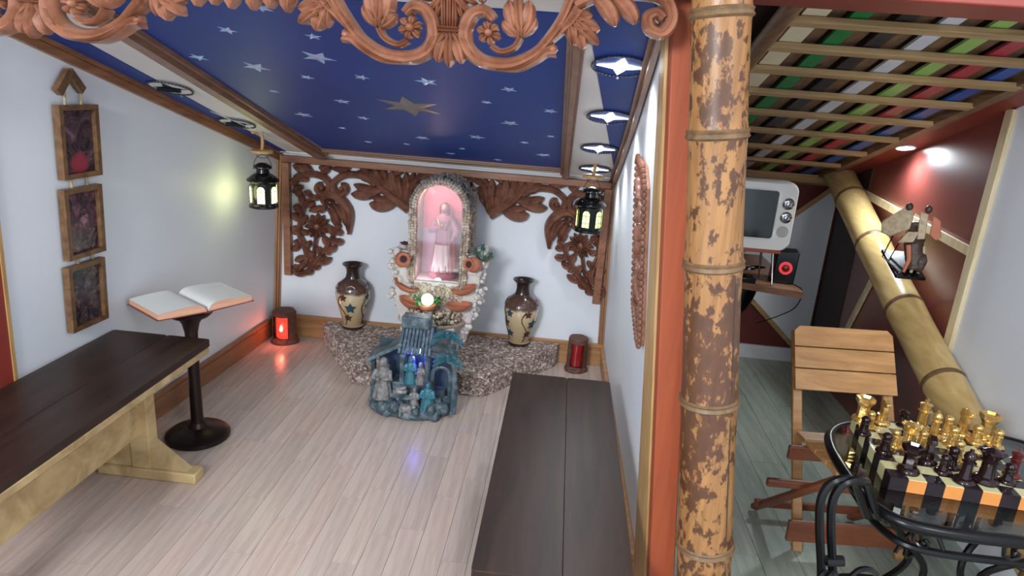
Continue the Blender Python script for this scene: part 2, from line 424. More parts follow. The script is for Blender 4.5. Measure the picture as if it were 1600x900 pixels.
b = MB().bb(.45, 1.62, 4.262, 4.28, 0, .09); struct('baseboard_rear', b, 'paint_white')
lz = lambda y: 1.2 + .31 * (4.25 - y)
# outer side of dividing wall is painted red
ruled('wall_divider', lambda y, z: wrx(y, z) + .056, .01, 1.67, 4.28, lambda y: lz(y) - .0, 'darkred')
# roof over the right room, with painted lattice
lp = lambda x, y, d=0: Vector((x, y, lz(y))) + NC * d
b = MB().slab([lp(.30, 1.55, -.06), lp(1.75, 1.55, -.06), lp(1.75, 4.36, -.06), lp(.30, 4.36, -.06)], -NC, .04)
roof = struct('ceiling.001', b, 'darkbrown'); 
struct('trim_13', MB().slab([lp(1.535, 1.55, -.02), lp(1.70, 1.55, -.02), lp(1.70, 4.3, -.02), lp(1.535, 4.3, -.02)], NC, .02), 'beamred')
struct('trim_14', MB().slab([lp(1.49, 1.9, -.02), lp(1.535, 1.9, -.02), lp(1.535, 4.26, -.02), lp(1.49, 4.26, -.02)], NC, .035), 'lathy')
b = MB().bb(.30, 1.75, 1.58, 1.80, 1.825, 2.0); struct('trim_15', b, 'beamred', bevel=.004)
b = MB().bb(-2.0, .30, 1.56, 1.66, 1.86, 1.98); struct('trim_16', b, 'beamred', bevel=.004)
lat = W('ceiling_lattice', 'multicoloured wooden lattice ceiling of crossed laths over the right room', 'lattice', (1.08, 4.25, 1.2))
for xx, wd, mt, lb in ((.665, .07, 'paint_cream', 'cream painted strip'), (.79, .052, 'paint_green', 'dark green painted strip'), (.915, .052, 'paint_black', 'black painted strip'), (1.04, .052, 'paint_white', 'white painted strip'),
                       (1.175, .052, 'paint_lightgreen', 'light green painted strip'), (1.295, .052, 'paint_pink', 'red painted strip'), (1.415, .052, 'paint_bluep', 'blue painted strip')):
    o = lat.p('painted_strip', MB().slab([lp(xx - wd / 2, 1.82, -.012), lp(xx + wd / 2, 1.82, -.012), lp(xx + wd / 2, 4.24, -.012), lp(xx - wd / 2, 4.24, -.012)], NC, .01), mt, smooth=False, label=lb)
for xx in (.728, .852, .977, 1.107, 1.235, 1.355, 1.468):
    lat.p('brown_strip', MB().slab([lp(xx - .028, 1.82, -.03), lp(xx + .028, 1.82, -.03), lp(xx + .028, 4.24, -.03), lp(xx - .028, 4.24, -.03)], NC, .01), 'lathy', smooth=False)
for yy, x1 in ((2.02, 1.50), (2.17, 1.50), (2.36, 1.50), (2.56, 1.51), (2.79, 1.495), (3.04, 1.49), (3.31, 1.497), (3.60, 1.487), (3.89, 1.485)):
    lat.p('lath', MB().slab([lp(.60, yy - .018, 0), lp(x1, yy - .018, 0), lp(x1, yy + .018, 0), lp(.60, yy + .018, 0)], NC, .02), 'lath', bevel=.002)
lat.p('end_beam', MB().slab([lp(.44, 4.19, 0), lp(1.64, 4.19, 0), lp(1.64, 4.26, 0), lp(.44, 4.26, 0)], NC, .05), 'lath', bevel=.003)
lg = MB().tube([lp(.585, 1.82, .0), lp(.592, 3.0, .0), lp(.6, 4.2, .0)], .028, 10)
single('round_rafter', 'dark round wooden rafter running along the left edge of the coloured lattice', 'rafter', lg, 'lathy', tuple(lp(.6, 3.0)))
#@@LEFT
# ================================================================ ceiling stars and downlights
M['foil'] = plain('pale_foil', srgb(176, 206, 250), .22, .5, var=.1)
M['bronze_foil'] = plain('bronze_foil', srgb(120, 112, 104), .3, .8, var=.3, scale=9)
M['lit_star'] = emis('lit_star_diffuser', (.92, .97, 1, 1), 7)
def star(x, y, r, rot, mat='foil', n=5, ri=.42, label=None, d=.0045, asp=1.0):
    P = []
    for k in range(2 * n):
        a = rot + PI * k / n; rr = r if k % 2 == 0 else r * ri
        P.append(cp(x + rr * math.cos(a), y + rr * math.sin(a) * asp, d))
    c = cp(x, y, d + .003); vs = P + [c] + [p - NC * .001 for p in P]; k = len(P); b = MB()
    b.add(vs, [(i, (i + 1) % k, k) for i in range(k)] + [(i, i + k + 1, (i + 1) % k + k + 1, (i + 1) % k) for i in range(k)] + [tuple(range(2 * k, k, -1))])
    return struct('star', b, mat, ceiling, smooth=False, label=label)
for x, y, r in ((-1.029, 2.049, .03), (-.769, 2.051, .026), (-.821, 2.226, .058), (-1.266, 2.311, .034), (-1.092, 2.366, .05), (-.939, 2.436, .026), (-.501, 2.387, .042), (-.22, 2.404, .03),
                (-.315, 2.571, .022), (-.245, 2.837, .04), (-.729, 2.391, .028), (-1.15, 2.64, .022), (-.903, 2.709, .034), (-1.159, 2.964, .042), (-.887, 2.939, .03), (-.417, 3.121, .04), (-.687, 3.219, .036),
                (-.115, 3.378, .04), (-.079, 2.623, .03), (-.842, 1.874, .03), (-.60, 3.52, .026), (-.36, 3.58, .026), (-1.05, 3.15, .02), (-.80, 3.38, .02), (-1.0, 3.40, .022), (-.20, 3.15, .024), (-.52, 3.38, .018), (-.08, 3.0, .022)):
    star(x, y, r, random.uniform(0, 2), label=None)
star(-.633, 2.708, .135, .55, 'bronze_foil', 6, .42, label='large bronze six-pointed foil star', d=.005)
dl = []
def downlight(x, y, lit, label):
    t = thing('ceiling_downlight', label, 'ceiling light', tuple(cp(x, y, .004)), group='star downlights on the blue ceiling strips')
    e1 = Vector((1, 0, 0)); e2 = Vector((0, .955, -.296)); q = lambda a, r, d: e1 * r * math.cos(a) + e2 * r * math.sin(a) + NC * d
    b = MB(); 
    for k in range(40):
        a = 2 * PI * k / 40; b.ball(q(a, .083, .005), (.0075, .0045, .004), 6, Matrix.Rotation(a + PI / 2, 3, 'Z'))
    mobj('rope_ring', b, 'silverdark', t)
    mobj('disc', MB().slab([q(2 * PI * k / 32, .078, 0) for k in range(32)], NC, .003), 'blue' if x > 0 else 'ceil_white', t, smooth=False)
    P = [q(PI * k / 4 + .05, .07 if k % 2 == 0 else .027, .0035) for k in range(8)]
    mobj('star_diffuser', MB().slab(P, NC, .002), 'lit_star' if lit else 'mirrordark', t, smooth=False)
    if not lit: mobj('bracket', MB().bar(q(0, -.05, .012), q(0, .04, .012), .02, .014), 'black', t)
    mobj('clip', MB().ball(q(PI / 2, .085, .008), .006, 6), 'chrome', t)
    if lit:
        l = lamp('downlight_lamp', 'SPOT', tuple(cp(x, y, .02)), lit, (.9, .96, 1), tuple(cp(x + .04, y + .05, 1)), spot_size=2.3, spot_blend=.7, shadow_soft_size=.03)
    return t
M['silverdark'] = plain('tarnished_silver', srgb(90, 92, 104), .3, .7)
M['mirrordark'] = plain('dark_mirror', srgb(120, 124, 134), .15, .8)
M['chrome'] = plain('chrome', srgb(200, 200, 205), .15, 1, var=.02)
for x, y, l, lb in ((.13, 2.104, 6, 'lit star-shaped ceiling light with a beaded ring, the nearest and largest above the right wall'), (.143, 2.63, 6, 'lit star-shaped ceiling light, second from the front above the right wall'),
                    (.141, 3.142, 5, 'lit star-shaped ceiling light, third from the front above the right wall'), (.15, 3.60, 4, 'lit star-shaped ceiling light at the back, directly above the right lantern')):
    downlight(x, y, l, lb)
downlight(-1.60, 2.696, 0, 'unlit ring light with a black bracket on the left ceiling strip, nearer one')
downlight(-1.585, 3.21, 0, 'unlit ring light on the left ceiling strip, farther one next to the left lantern')

# ================================================================ relief carving helpers
def homog(HX, HZ, HY, yy, nd):
    def Fm(u, v, n=0):
        w_ = HY[0] * u + HY[1] * v + HY[2]
        return (  (HX[0] * u + HX[1] * v + HX[2]) / w_, yy - n * nd, (HZ[0] * u + HZ[1] * v + HZ[2]) / w_)
    return Fm
def lobew(w_):
    def g(t):
        if t < .58: return w_ * (.38 + .62 * math.sin(PI / 2 * t / .58))
        return w_ * max(.16, math.sqrt(max(0, 1 - ((t - .58) / .42) ** 2)))
    return g
def lobe(b, p0, p1, bend, wd, h, F, n=9):
    dx, dy = p1[0] - p0[0], p1[1] - p0[1]; c = ((p0[0] + p1[0]) / 2 - dy * bend, (p0[1] + p1[1]) / 2 + dx * bend)
    b.relief(bez(p0, c, p1, n), lobew(wd), h, F)
def fan(b, base, tips, wd, h, F, bend=.12):
    k = len(tips); mid = (k - 1) / 2
    for i, t in enumerate(tips):
        lobe(b, base, t, bend * (1 if i < mid else -1 if i > mid else 0), wd * (1 + .25 * (i % 2)), h * (1.15 if i == int(mid) else .9 + .08 * (i % 2)), F)
def flower(b, c, r, n, h, F, rot=0):
    for k in range(n):
        a = rot + 2 * PI * k / n
        lobe(b, (c[0] + .2 * r * math.cos(a), c[1] + .2 * r * math.sin(a)), (c[0] + r * math.cos(a), c[1] + r * math.sin(a)), 0, r * 2.1 / n, h, F, 7)
def dome(b, c, r, h, F, z0=0):
    vs = []; n = 14
    for i in range(5):
        ph = PI / 2 * i / 4
        for k in range(n): vs.append(F(c[0] + r * math.cos(ph) * math.cos(2 * PI * k / n), c[1] + r * math.cos(ph) * math.sin(2 * PI * k / n), z0 + h * math.sin(ph)))
    b.add(vs, [(i * n + k, i * n + (k + 1) % n, (i + 1) * n + (k + 1) % n, (i + 1) * n + k) for i in range(4) for k in range(n)] + [tuple(range(n - 1, -1, -1))])

# ---------------------------------------------------------------- carved valance across the front
FV0 = homog((.00140615, .00013137, -1.2786358), (.00023168, -.00177472, 1.7136233), (8.19177e-05, -.00026411, 1.0093935), 1.53, 1)
# back faces lie on one board 6 mm deep
val = W('carved_valance', 'wide carved wooden valance of scrolls, leaves and flowers hanging across the front', 'carving', (-.5, 1.53, 1.75))
val.p('backing_rail', MB().bb(-2.0, .30, 1.532, 1.556, 1.80, 1.88), 'valance')
def FV(cx, sg):
    return lambda s_, t_, n=0: FV0(cx + sg * s_, 50 + .07 * (cx + sg * s_ - 700) + t_, n * .0014)
def vmot(cx, sides, edge):
    for sg in sides:
        F = FV(cx, sg)
        b = MB(); b.relief(crom([(70, -26), (56, -38), (36, -32), (24, -4), (30, 24), (56, 42), (98, 42), (136, 22), (160, -6), (180, -38), (196, -80)]), lambda t: 8.5 + 4 * math.sin(PI * min(1, t * 1.4)), 24, F, -8); val.p('scroll', b, 'valance')
        b = MB(); b.relief(crom([(74, 52), (108, 50), (136, 34), (152, 20), (167, 16)]), lambda t: 4 + 8 * t ** 1.5, 22, F, -8)
        b.relief(crom([(205, -52), (190, -30), (172, -12), (152, 8)]), lambda t: 12 - 6 * t, 22, F, -8); dome(b, (163, 14), 8.5, 20, F, 0); val.p('leaf_tail', b, 'valance')
        b = MB(); b.relief(crom([(66, 16), (82, 24), (102, 16), (112, 0)]), lambda t: 5.5, 18, F, -8); val.p('stem', b, 'valance')
        b = MB(); flower(b, (62, -4), 20, 6, 18, F, .3); val.p('flower', b, 'valance'); b = MB(); dome(b, (62, -4), 8, 25, F); val.p('flower_heart', b, 'valance')
        b = MB(); fan(b, (112, -2), [(136, -34), (126, -60), (108, -70), (94, -58), (84, -24)], 10.5, 22, F); val.p('leaf_spray', b, 'valance')
        b = MB(); fan(b, (190, -38), [(226, -44), (238, -22), (236, 2), (210, 12), (194, 6)], 12, 24, F); val.p('leaf_spray', b, 'valance')
        b = MB(); fan(b, (0, -72), [(44, -50), (30, -34), (20, -22)], 6, 20, F); fan(b, (40, -90), [(70, -60), (52, -50)], 7, 20, F); val.p('leaf_spray', b, 'valance')
        b = MB(); b.relief(crom([(196, -62), (240, -82), (300, -88), (332, -86)]), lambda t: 15, 20, F, -8)
        if edge(sg):
            b.relief(crom([(300, -88), (340, -78), (352, -48), (338, -24), (318, -28), (314, -46), (328, -54), (338, -46)]), lambda t: 12 - 3 * t, 24, F, -8)
            for q in ((262, -28), (294, -34)): lobe(b, (q[0] - 40, -78), q, -.25, 15, 24, F)
        else:
            for q in ((256, -14), (283, -18), (310, -14)): lobe(b, (q[0] - 24, -82), q, -.25, 15, 24, F)
        val.p('leaf_border', b, 'valance')
    F = FV(cx, 1)
    b = MB(); fan(b, (0, -4), [(-36, 36), (-19, 48), (0, 55), (19, 48), (36, 36)], 10, 24, F, .1); val.p('leaf_spray', b, 'valance')
    b = MB()
    for s_ in (-9, 0, 9): b.relief([(s_, -95), (s_, -50), (s_ * .9, -8)], lambda t: 5.2, 20, F, -8)
    b.relief([(-16, -5), (16, -5)], lambda t: 5.5, 27, F, -8); val.p('fluted_stem', b, 'valance')
vmot(700, (-1, 1), lambda sg: sg > 0)
vmot(45, (1, -1), lambda sg: False)

# ---------------------------------------------------------------- carved panel on the back wall
FB0 = homog((.00359976, .0003363, -3.27330767), (.00038863, -.00388406, 1.86742955), (8.19177e-05, -.00026411, 1.0093935), 3.866, 1)
pan = W('carved_wall_panel', 'reddish brown carved wooden frame with leaves and sunflowers on the white back wall', 'carving', (-.68, 3.87, .4))
pan.p('frame_rail', MB().bb(-1.64, .262, 3.835, 3.875, 1.08, 1.118), 'carve_frame', bevel=.003)
pan.p('frame_stile', MB().bb(-1.64, -1.597, 3.835, 3.875, .40, 1.0785), 'carve_frame', bevel=.003)
pan.p('frame_stile', MB().bb(.226, .269, 3.835, 3.875, .40, 1.0785), 'carve_frame', bevel=.003)
for sg in (-1, 1):
    def F(a, bb, n=0, sg=sg):
        s_ = 301 - a / 3; yy = 220 + bb / 3; t_ = yy - (264 + .0725 * (-s_)); x_ = 701 + sg * s_; return FB0(x_, 264 + .0725 * sg * s_ + t_, n * .0011)
    H_ = 30; WK = 1.3
    def P(nm, fn):
        b = MB(); fn(b); pan.p(nm, b, 'carve')
    P('scroll', lambda b: (b.relief(crom([(165, 205), (205, 165), (260, 158), (312, 172), (338, 205), (330, 240), (300, 248), (280, 228), (288, 208), (306, 208)]), lambda t: 18 - 5 * t, H_, F), dome(b, (303, 222), 14, 30, F)))
    P('scroll', lambda b: (b.relief(crom([(560, 205), (500, 168), (430, 160), (385, 175), (358, 205), (368, 242), (398, 252), (420, 235), (414, 212), (396, 210)]), lambda t: 18 - 5 * t, H_, F), dome(b, (396, 226), 13, 30, F)))
    P('leaf_spray', lambda b: [lobe(b, p0, p1, bd, wd * WK, H_, F) for p0, p1, bd, wd in (((250, 160), (168, 115), .1, 17), ((260, 160), (215, 112), .1, 13), ((240, 190), (172, 165), .1, 15), ((215, 215), (168, 245), .1, 15), ((300, 165), (345, 118), -.1, 15), ((330, 150), (292, 120), .1, 12), ((395, 160), (385, 118), .1, 12), ((350, 130), (440, 128), .15, 12))])
    P('acanthus_leaf', lambda b: [b.relief(crom([(715, 322), (650, 275), (590, 225), (540, 160), (490, 130)]), lambda t: 26 - 14 * t, H_ + 4, F)] + [lobe(b, p0, p1, bd, wd * WK, H_, F) for p0, p1, bd, wd in (
        ((560, 190), (470, 142), -.12, 18), ((590, 225), (442, 250), -.2, 21), ((600, 235), (455, 205), -.15, 16), ((660, 285), (528, 295), -.28, 22), ((640, 275), (540, 262), -.2, 14), ((600, 215), (545, 130), .1, 14), ((640, 262), (600, 170), -.15, 18), ((665, 280), (632, 140), -.1, 20), ((690, 300), (665, 165), -.1, 16), ((700, 310), (700, 150), .05, 18), ((640, 160), (690, 128), .1, 14), ((540, 175), (480, 118), .1, 12), ((610, 200), (590, 128), -.1, 15), ((740, 250), (770, 200), -.2, 15), ((730, 290), (760, 230), -.2, 14))])
    P('scroll', lambda b: (b.relief(crom([(715, 300), (722, 230), (745, 185), (785, 165), (815, 160), (835, 178), (815, 196), (790, 190)]), lambda t: 17 - 7 * t, H_, F), [lobe(b, p0, p1, .15, 13, H_, F) for p0, p1 in (((730, 215), (765, 150)), ((745, 190), (800, 145)), ((700, 200), (740, 150)))]))
    P('crest_leaf', lambda b: (b.relief(crom([(318, 300), (310, 275), (332, 256), (372, 262), (415, 300), (440, 350), (432, 440)]), lambda t: 9 + 14 * math.sin(PI * t), H_ + 6, F), b.relief(spiral((337, 285), 24, 6, PI * 1.1, PI * 4.1), lambda t: 6, H_, F), [lobe(b, p0, p1, -.2, 13, H_, F) for p0, p1 in (((350, 290), (415, 400)), ((340, 305), (385, 400)), ((375, 280), (425, 425)), ((330, 320), (365, 380)))]))
    P('sunflower', lambda b: (flower(b, (285, 402), 60, 12, 34, F), flower(b, (285, 402), 38, 10, 42, F, .2), ))
    P('flower_heart', lambda b: dome(b, (285, 402), 22, 38, F))
    P('stem', lambda b: b.relief(crom([(278, 452), (272, 500), (262, 550), (240, 595)]), lambda t: 9, H_, F))
    P('foliage', lambda b: [b.relief(crom([(196, 600), (235, 560), (225, 500), (200, 440), (205, 370), (225, 310), (250, 270)]), lambda t: 16 - 7 * t, H_, F)] + [lobe(b, p0, p1, bd, wd * WK, H_, F) for p0, p1, bd, wd in (
        ((210, 480), (172, 520), .1, 13), ((205, 440), (170, 400), -.1, 13), ((215, 500), (172, 470), .1, 12), ((205, 380), (168, 340), -.1, 14), ((215, 340), (175, 300), -.1, 14), ((225, 320), (205, 250), -.1, 13), ((230, 310), (270, 290), .1, 12), ((240, 290), (262, 252), .1, 10), ((212, 420), (245, 440), .1, 11), ((225, 510), (250, 470), .1, 11), ((230, 550), (178, 565), .1, 13), ((210, 270), (180, 235), .1, 13), ((245, 330), (310, 310), .1, 13), ((300, 340), (320, 300), .1, 11), ((205, 350), (235, 380), .1, 11), ((200, 420), (172, 440), .1, 12), ((235, 550), (262, 520), .1, 11), ((205, 400), (232, 350), .1, 11), ((250, 265), (225, 235), .1, 12), ((200, 590), (172, 610), .1, 12), ((245, 270), (300, 262), .1, 12))])
    P('foliage', lambda b: [b.relief(crom([(190, 588), (180, 612), (205, 628), (240, 612), (275, 570), (315, 520), (350, 460), (375, 410)]), lambda t: 16 - 6 * t, H_, F), b.relief(spiral((196, 600), 15, 5, 0, 4), lambda t: 6, H_, F)] + [lobe(b, p0, p1, bd, wd * WK, H_, F) for p0, p1, bd, wd in (
        ((275, 575), (350, 552), .2, 13), ((290, 560), (320, 575), .1, 10), ((255, 600), (298, 590), .1, 11), ((300, 540), (280, 500), .1, 12), ((315, 520), (375, 500), .1, 13), ((330, 500), (310, 450), .1, 12), ((345, 470), (408, 475), .15, 14), ((355, 445), (335, 400), .1, 12), ((365, 425), (405, 435), .1, 12), ((370, 400), (350, 350), .1, 12), ((320, 510), (345, 535), .1, 11), ((300, 545), (330, 560), .1, 10), ((350, 460), (380, 480), .1, 11), ((265, 580), (255, 545), .1, 11), ((360, 430), (390, 390), .1, 12), ((225, 622), (265, 615), .1, 11))])

# ---------------------------------------------------------------- carved panel on the right wall
rp = W('carved_side_panel', 'narrow carved wooden panel with rope edging on the right white wall', 'carving', (.28, 2.40, .86))
def RW(y, z, d): return (wrx(y, z) - d, y, z)
out = [(2.12, 1.30), (2.27, 1.37), (2.50, 1.385), (2.53, 1.36), (2.44, .88), (2.41, .855), (2.14, .86), (2.08, .92)]
out = [(1.97, .90), (2.00, 1.34), (2.08, 1.395), (2.27, 1.405), (2.30, 1.385), (2.22, .935), (2.19, .915), (2.05, .86), (1.98, .86)]
rp.p('board', MB().slab([RW(y, z, .001) for y, z in out], (-1, 0, 0), .014), 'carve_frame')
b = MB(); Q = out + [out[0]]
for a, c in zip(Q, Q[1:]):
    L = math.hypot(c[0] - a[0], c[1] - a[1]); n = max(2, int(L / .02))
    for k in range(n):
        t = k / n; b.ball(RW(a[0] + (c[0] - a[0]) * t, a[1] + (c[1] - a[1]) * t, .018), (.009, .011, .011), 6)
rp.p('rope_edging', b, 'carve')
FR = lambda u, v, n=0: RW(u, v, .014 + n)
for k, (yy, zz) in enumerate(((2.20, 1.28), (2.16, 1.14), (2.13, 1.0), (2.08, 1.22), (2.06, 1.05))):
    b = MB(); b.relief(spiral((yy, zz), .06, .015, k, k + 5), lambda t: .011, .014, FR)
    for j in range(4): lobe(b, (yy, zz), (yy + .07 * math.cos(k + j * 1.5), zz + .07 * math.sin(k + j * 1.5)), .2, .014, .014, FR)
    rp.p('leaf_scroll', b, 'carve')

# ================================================================ lanterns
M['pane_l'] = None
t = NT('lantern_glass_lit'); fz = t.noise(t.coords((1, 1, 1)), 30, 2)
colr = t.ramp(fz, [(.35, (.55, 1, .25, 1)), (.5, (1, .95, .5, 1)), (.62, (1, .9, .75, 1))]); t.set((.6, .7, .3, 1), .2); t.l(colr, t.b.inputs['Emission Color']); t.b.inputs['Emission Strength'].default_value = 2.0; M['pane_l'] = t.m
def lantern(loc, label, rz, glow, em):
    t = thing('lantern', label, 'lantern', loc, (0, 0, rz), group='black lanterns hanging from the ceiling')
    R_ = .070
    mobj('body', MB().lathe([(R_ * .9, .0), (R_ + .004, .004), (R_ + .004, .016), (R_ - .004, .02), (R_ - .006, .022), (R_ - .006, .130), (R_, .134), (R_ + .012, .142), (R_ + .010, .150), (.055, .170), (.034, .182), (.030, .200), (.044, .206), (.044, .214), (.038, .222), (.020, .232), (.0, .234)], 32), 'black', t)
    for k in range(6):
        a = 2 * PI * k / 6 + .26
        def FL(u, v, n=0, a=a):
            r = R_ - .004 + n; return (r * math.cos(a + u / R_), r * math.sin(a + u / R_), v)
        pts = [(-.021, .030), (.021, .030)] + [(.021 * math.cos(q), .098 + .022 * math.sin(q)) for q in [PI * j / 8 for j in range(9)]]
        b = MB(); vs = [FL(u, v, .0) for u, v in pts] + [FL(u * 1, v, .0025) for u, v in pts]; n = len(pts)
        b.add(vs, [tuple(range(n)), tuple(range(2 * n - 1, n - 1, -1))] + [(i, i + n, (i + 1) % n + n, (i + 1) % n) for i in range(n)])
        pn = mobj('pane', b, em, t, smooth=False)
        b = MB()
        b.tube([FL(0, .03, .004), FL(0, .119, .004)], .0013, 5); b.tube([FL(-.021, .092, .004), FL(0, .092, .004), FL(.021, .092, .004)], .0013, 5); b.tube([FL(-.021, .055, .004), FL(0, .055, .004), FL(.021, .055, .004)], .0011, 5)
        b.tube([FL(u, v, .003) for u, v in pts], .0024, 5, closed=True)
        sub(pn, 'window_bars', b, 'black')
    b = MB()
    for k in range(8):
        a = 2 * PI * k / 8; b.ball((.060 * math.cos(a), .060 * math.sin(a), .160), .006, 6)
    for k in range(6):
        a = 2 * PI * k / 6; b.ball((.043 * math.cos(a), .043 * math.sin(a), .211), .004, 6)
    mobj('cap_holes', b, 'chrome', t)
    mobj('handle', MB().tube([(.045 * math.cos(q), 0, .2 + .075 * math.sin(q)) for q in [PI * j / 14 for j in range(15)]], .0016, 6), 'iron', t)
    if glow: lamp('lantern_lamp', 'POINT', (loc[0] + glow[0], loc[1] + glow[1], loc[2] + .08), glow[2], (.95, 1, .4), shadow_soft_size=.05)
    return t
M['pane_g'] = M['pane_l'].copy(); M['pane_g'].node_tree.nodes['Principled BSDF'].inputs['Emission Strength'].default_value = .85
M['pane_g'].node_tree.nodes['Color Ramp'].color_ramp.elements[2].color = (.6, .75, .12, 1)
lantern((-1.553, 3.4, .893), 'black lantern with white-lit arched windows hanging in the left back corner', .5, (-.035, -.088, .5), M['pane_l'])
lantern((.141, 3.5, .896), 'black lantern with green-yellow arched windows hanging before the right end of the carved frame', 0, None, M['pane_g'])
def hanger(x, y, z, zc, dx, lb):
    t = thing('lantern_hook', lb, 'hook', (x, y, z), group='ceiling hooks carrying the lanterns')
    mobj('wooden_disc', MB().lathe([(.035, 0), (.055, .004), (.055, .016), (.045, .02)], 24), 'yellow_wood', t)
    mobj('hook_arm', MB().tube(crom([(0, 0, .018), (.004, 0, .06), (-.004, 0, .10), (dx, .0, zc)]), .009, 8), 'yellow_wood', t)
    mobj('wire_loop', MB().tube([(.03 * math.cos(q), 0, -.01 + .012 * math.sin(q)) for q in [2 * PI * j / 16 for j in range(16)]], .0015, 5, closed=True), 'iron', t)
hanger(-1.553, 3.4, 1.172, cz(3.4) - 1.172 - .002, -.05, 'wooden disc and curved hook over the left lantern')
hanger(.141, 3.5, 1.172, cz(3.5) - 1.172 - .002, 0, 'wooden disc and short hook over the right lantern')
single('ceiling_wire', 'thin white wire running along the left ceiling strip beside the left lantern', 'wire', MB().tube(crom([tuple(cp(-1.60, 3.0, .012)), tuple(cp(-1.52, 3.3, .02)), tuple(cp(-1.48, 3.5, .03)), tuple(cp(-1.50, 3.7, .01))]), .0016, 5), 'paint_white', tuple(cp(-1.55, 3.3, .01)))

# ================================================================ hanging picture frames
def photo_mat(nm, c1, c2, blob, bc, seed):
    t = NT(nm); co = t.coords((1, 1, 1)); f1 = t.noise(co, 14 + seed, 5, .7, 1.5); f2 = t.noise(co, 40, 4, .7, .5)
    col = t.ramp(f1, [(.38, c1), (.56, c2), (.7, tuple(min(1, q * 3.2) for q in c2[:3]) + (1,))])
    sep = t.n('ShaderNodeSeparateXYZ'); t.l(co, sep.inputs[0])
    dy = t.n('ShaderNodeVectorMath', operation='DISTANCE'); t.l(co, dy.inputs[0]); dy.inputs[1].default_value = blob[:3]
    ad = t.n('ShaderNodeMath', operation='MULTIPLY_ADD'); t.l(f2, ad.inputs[0]); ad.inputs[1].default_value = .05; t.l(dy.outputs['Value'], ad.inputs[2])
    mk = t.ramp(ad.outputs[0], [(blob[3], (1, 1, 1, 1)), (blob[3] + .012, (0, 0, 0, 1))]); t.set(t.mix(mk, col, bc), .25); return t.m
pf = W('hanging_picture_frames', 'three roped wooden photo frames under a little wooden roof on the left wall', 'picture frame', (-1.80, 2.39, .57))
def LW(y, z, d): return (wlx(y, z) + d, y, z)
PM = [photo_mat('picture_red_dome', srgb(30, 22, 28), srgb(84, 62, 70), (.055, -.062, .645, .058), srgb(150, 50, 66), 1),
      photo_mat('picture_figures', srgb(26, 20, 30), srgb(92, 60, 72), (.055, -.06, .44, .035), srgb(156, 112, 120), 5),
      photo_mat('picture_dark_blue', srgb(24, 24, 40), srgb(82, 66, 62), (.055, -.07, .20, .035), srgb(130, 112, 104), 9)]
for i, (y0, y1, z0, z1) in enumerate(((2.236, 2.42, 1.168, 1.424), (2.228, 2.412, .876, 1.135), (2.218, 2.402, .602, .853))):
    d0, d1 = .008, .034; fw = .018
    fr = pf.p('frame', MB().bb(-9, -8.99, 0, .01, 0, .01), 'framewood') if False else None
    b = MB()
    for a0, a1, c0, c1 in ((y0, y0 + fw, z0, z1), (y1 - fw, y1, z0, z1), (y0 + fw, y1 - fw, z0, z0 + fw), (y0 + fw, y1 - fw, z1 - fw, z1)):
        xx = lambda y, z, d: LW(y, z, d)
        b.hexa([xx(a0, c0, d0), xx(a0, c0, d1), xx(a1, c0, d1), xx(a1, c0, d0), xx(a0, c1, d0), xx(a0, c1, d1), xx(a1, c1, d1), xx(a1, c1, d0)])
    fr = pf.p('frame', b, 'framewood', smooth=False)
    q = lambda y, z, d: Vector(LW(y, z, d)) - Vector(pf.loc)
    b = MB().slab([q(y0 + fw, z0 + fw, .018), q(y1 - fw, z0 + fw, .018), q(y1 - fw, z1 - fw, .018), q(y0 + fw, z1 - fw, .018)], (-1, 0, 0), .006)
    sub(fr, 'picture', b, PM[i], smooth=False)
b = MB()
for z0, z1 in ((1.42, 1.49), (1.132, 1.172), (.85, .88)):
    for yy in (2.29, 2.365): pf.p('rope', MB().tube([LW(yy, z0, .012), LW(yy, z1, .012)], .005, 7), 'rope')
b = MB(); b.bar(LW(2.25, 1.465, .02), LW(2.308, 1.535, .02), .03, .022, (1, 0, 0)); b.bar(LW(2.362, 1.472, .02), LW(2.304, 1.537, .02), .03, .022, (1, 0, 0)); pf.p('roof_piece', b, 'framewood')

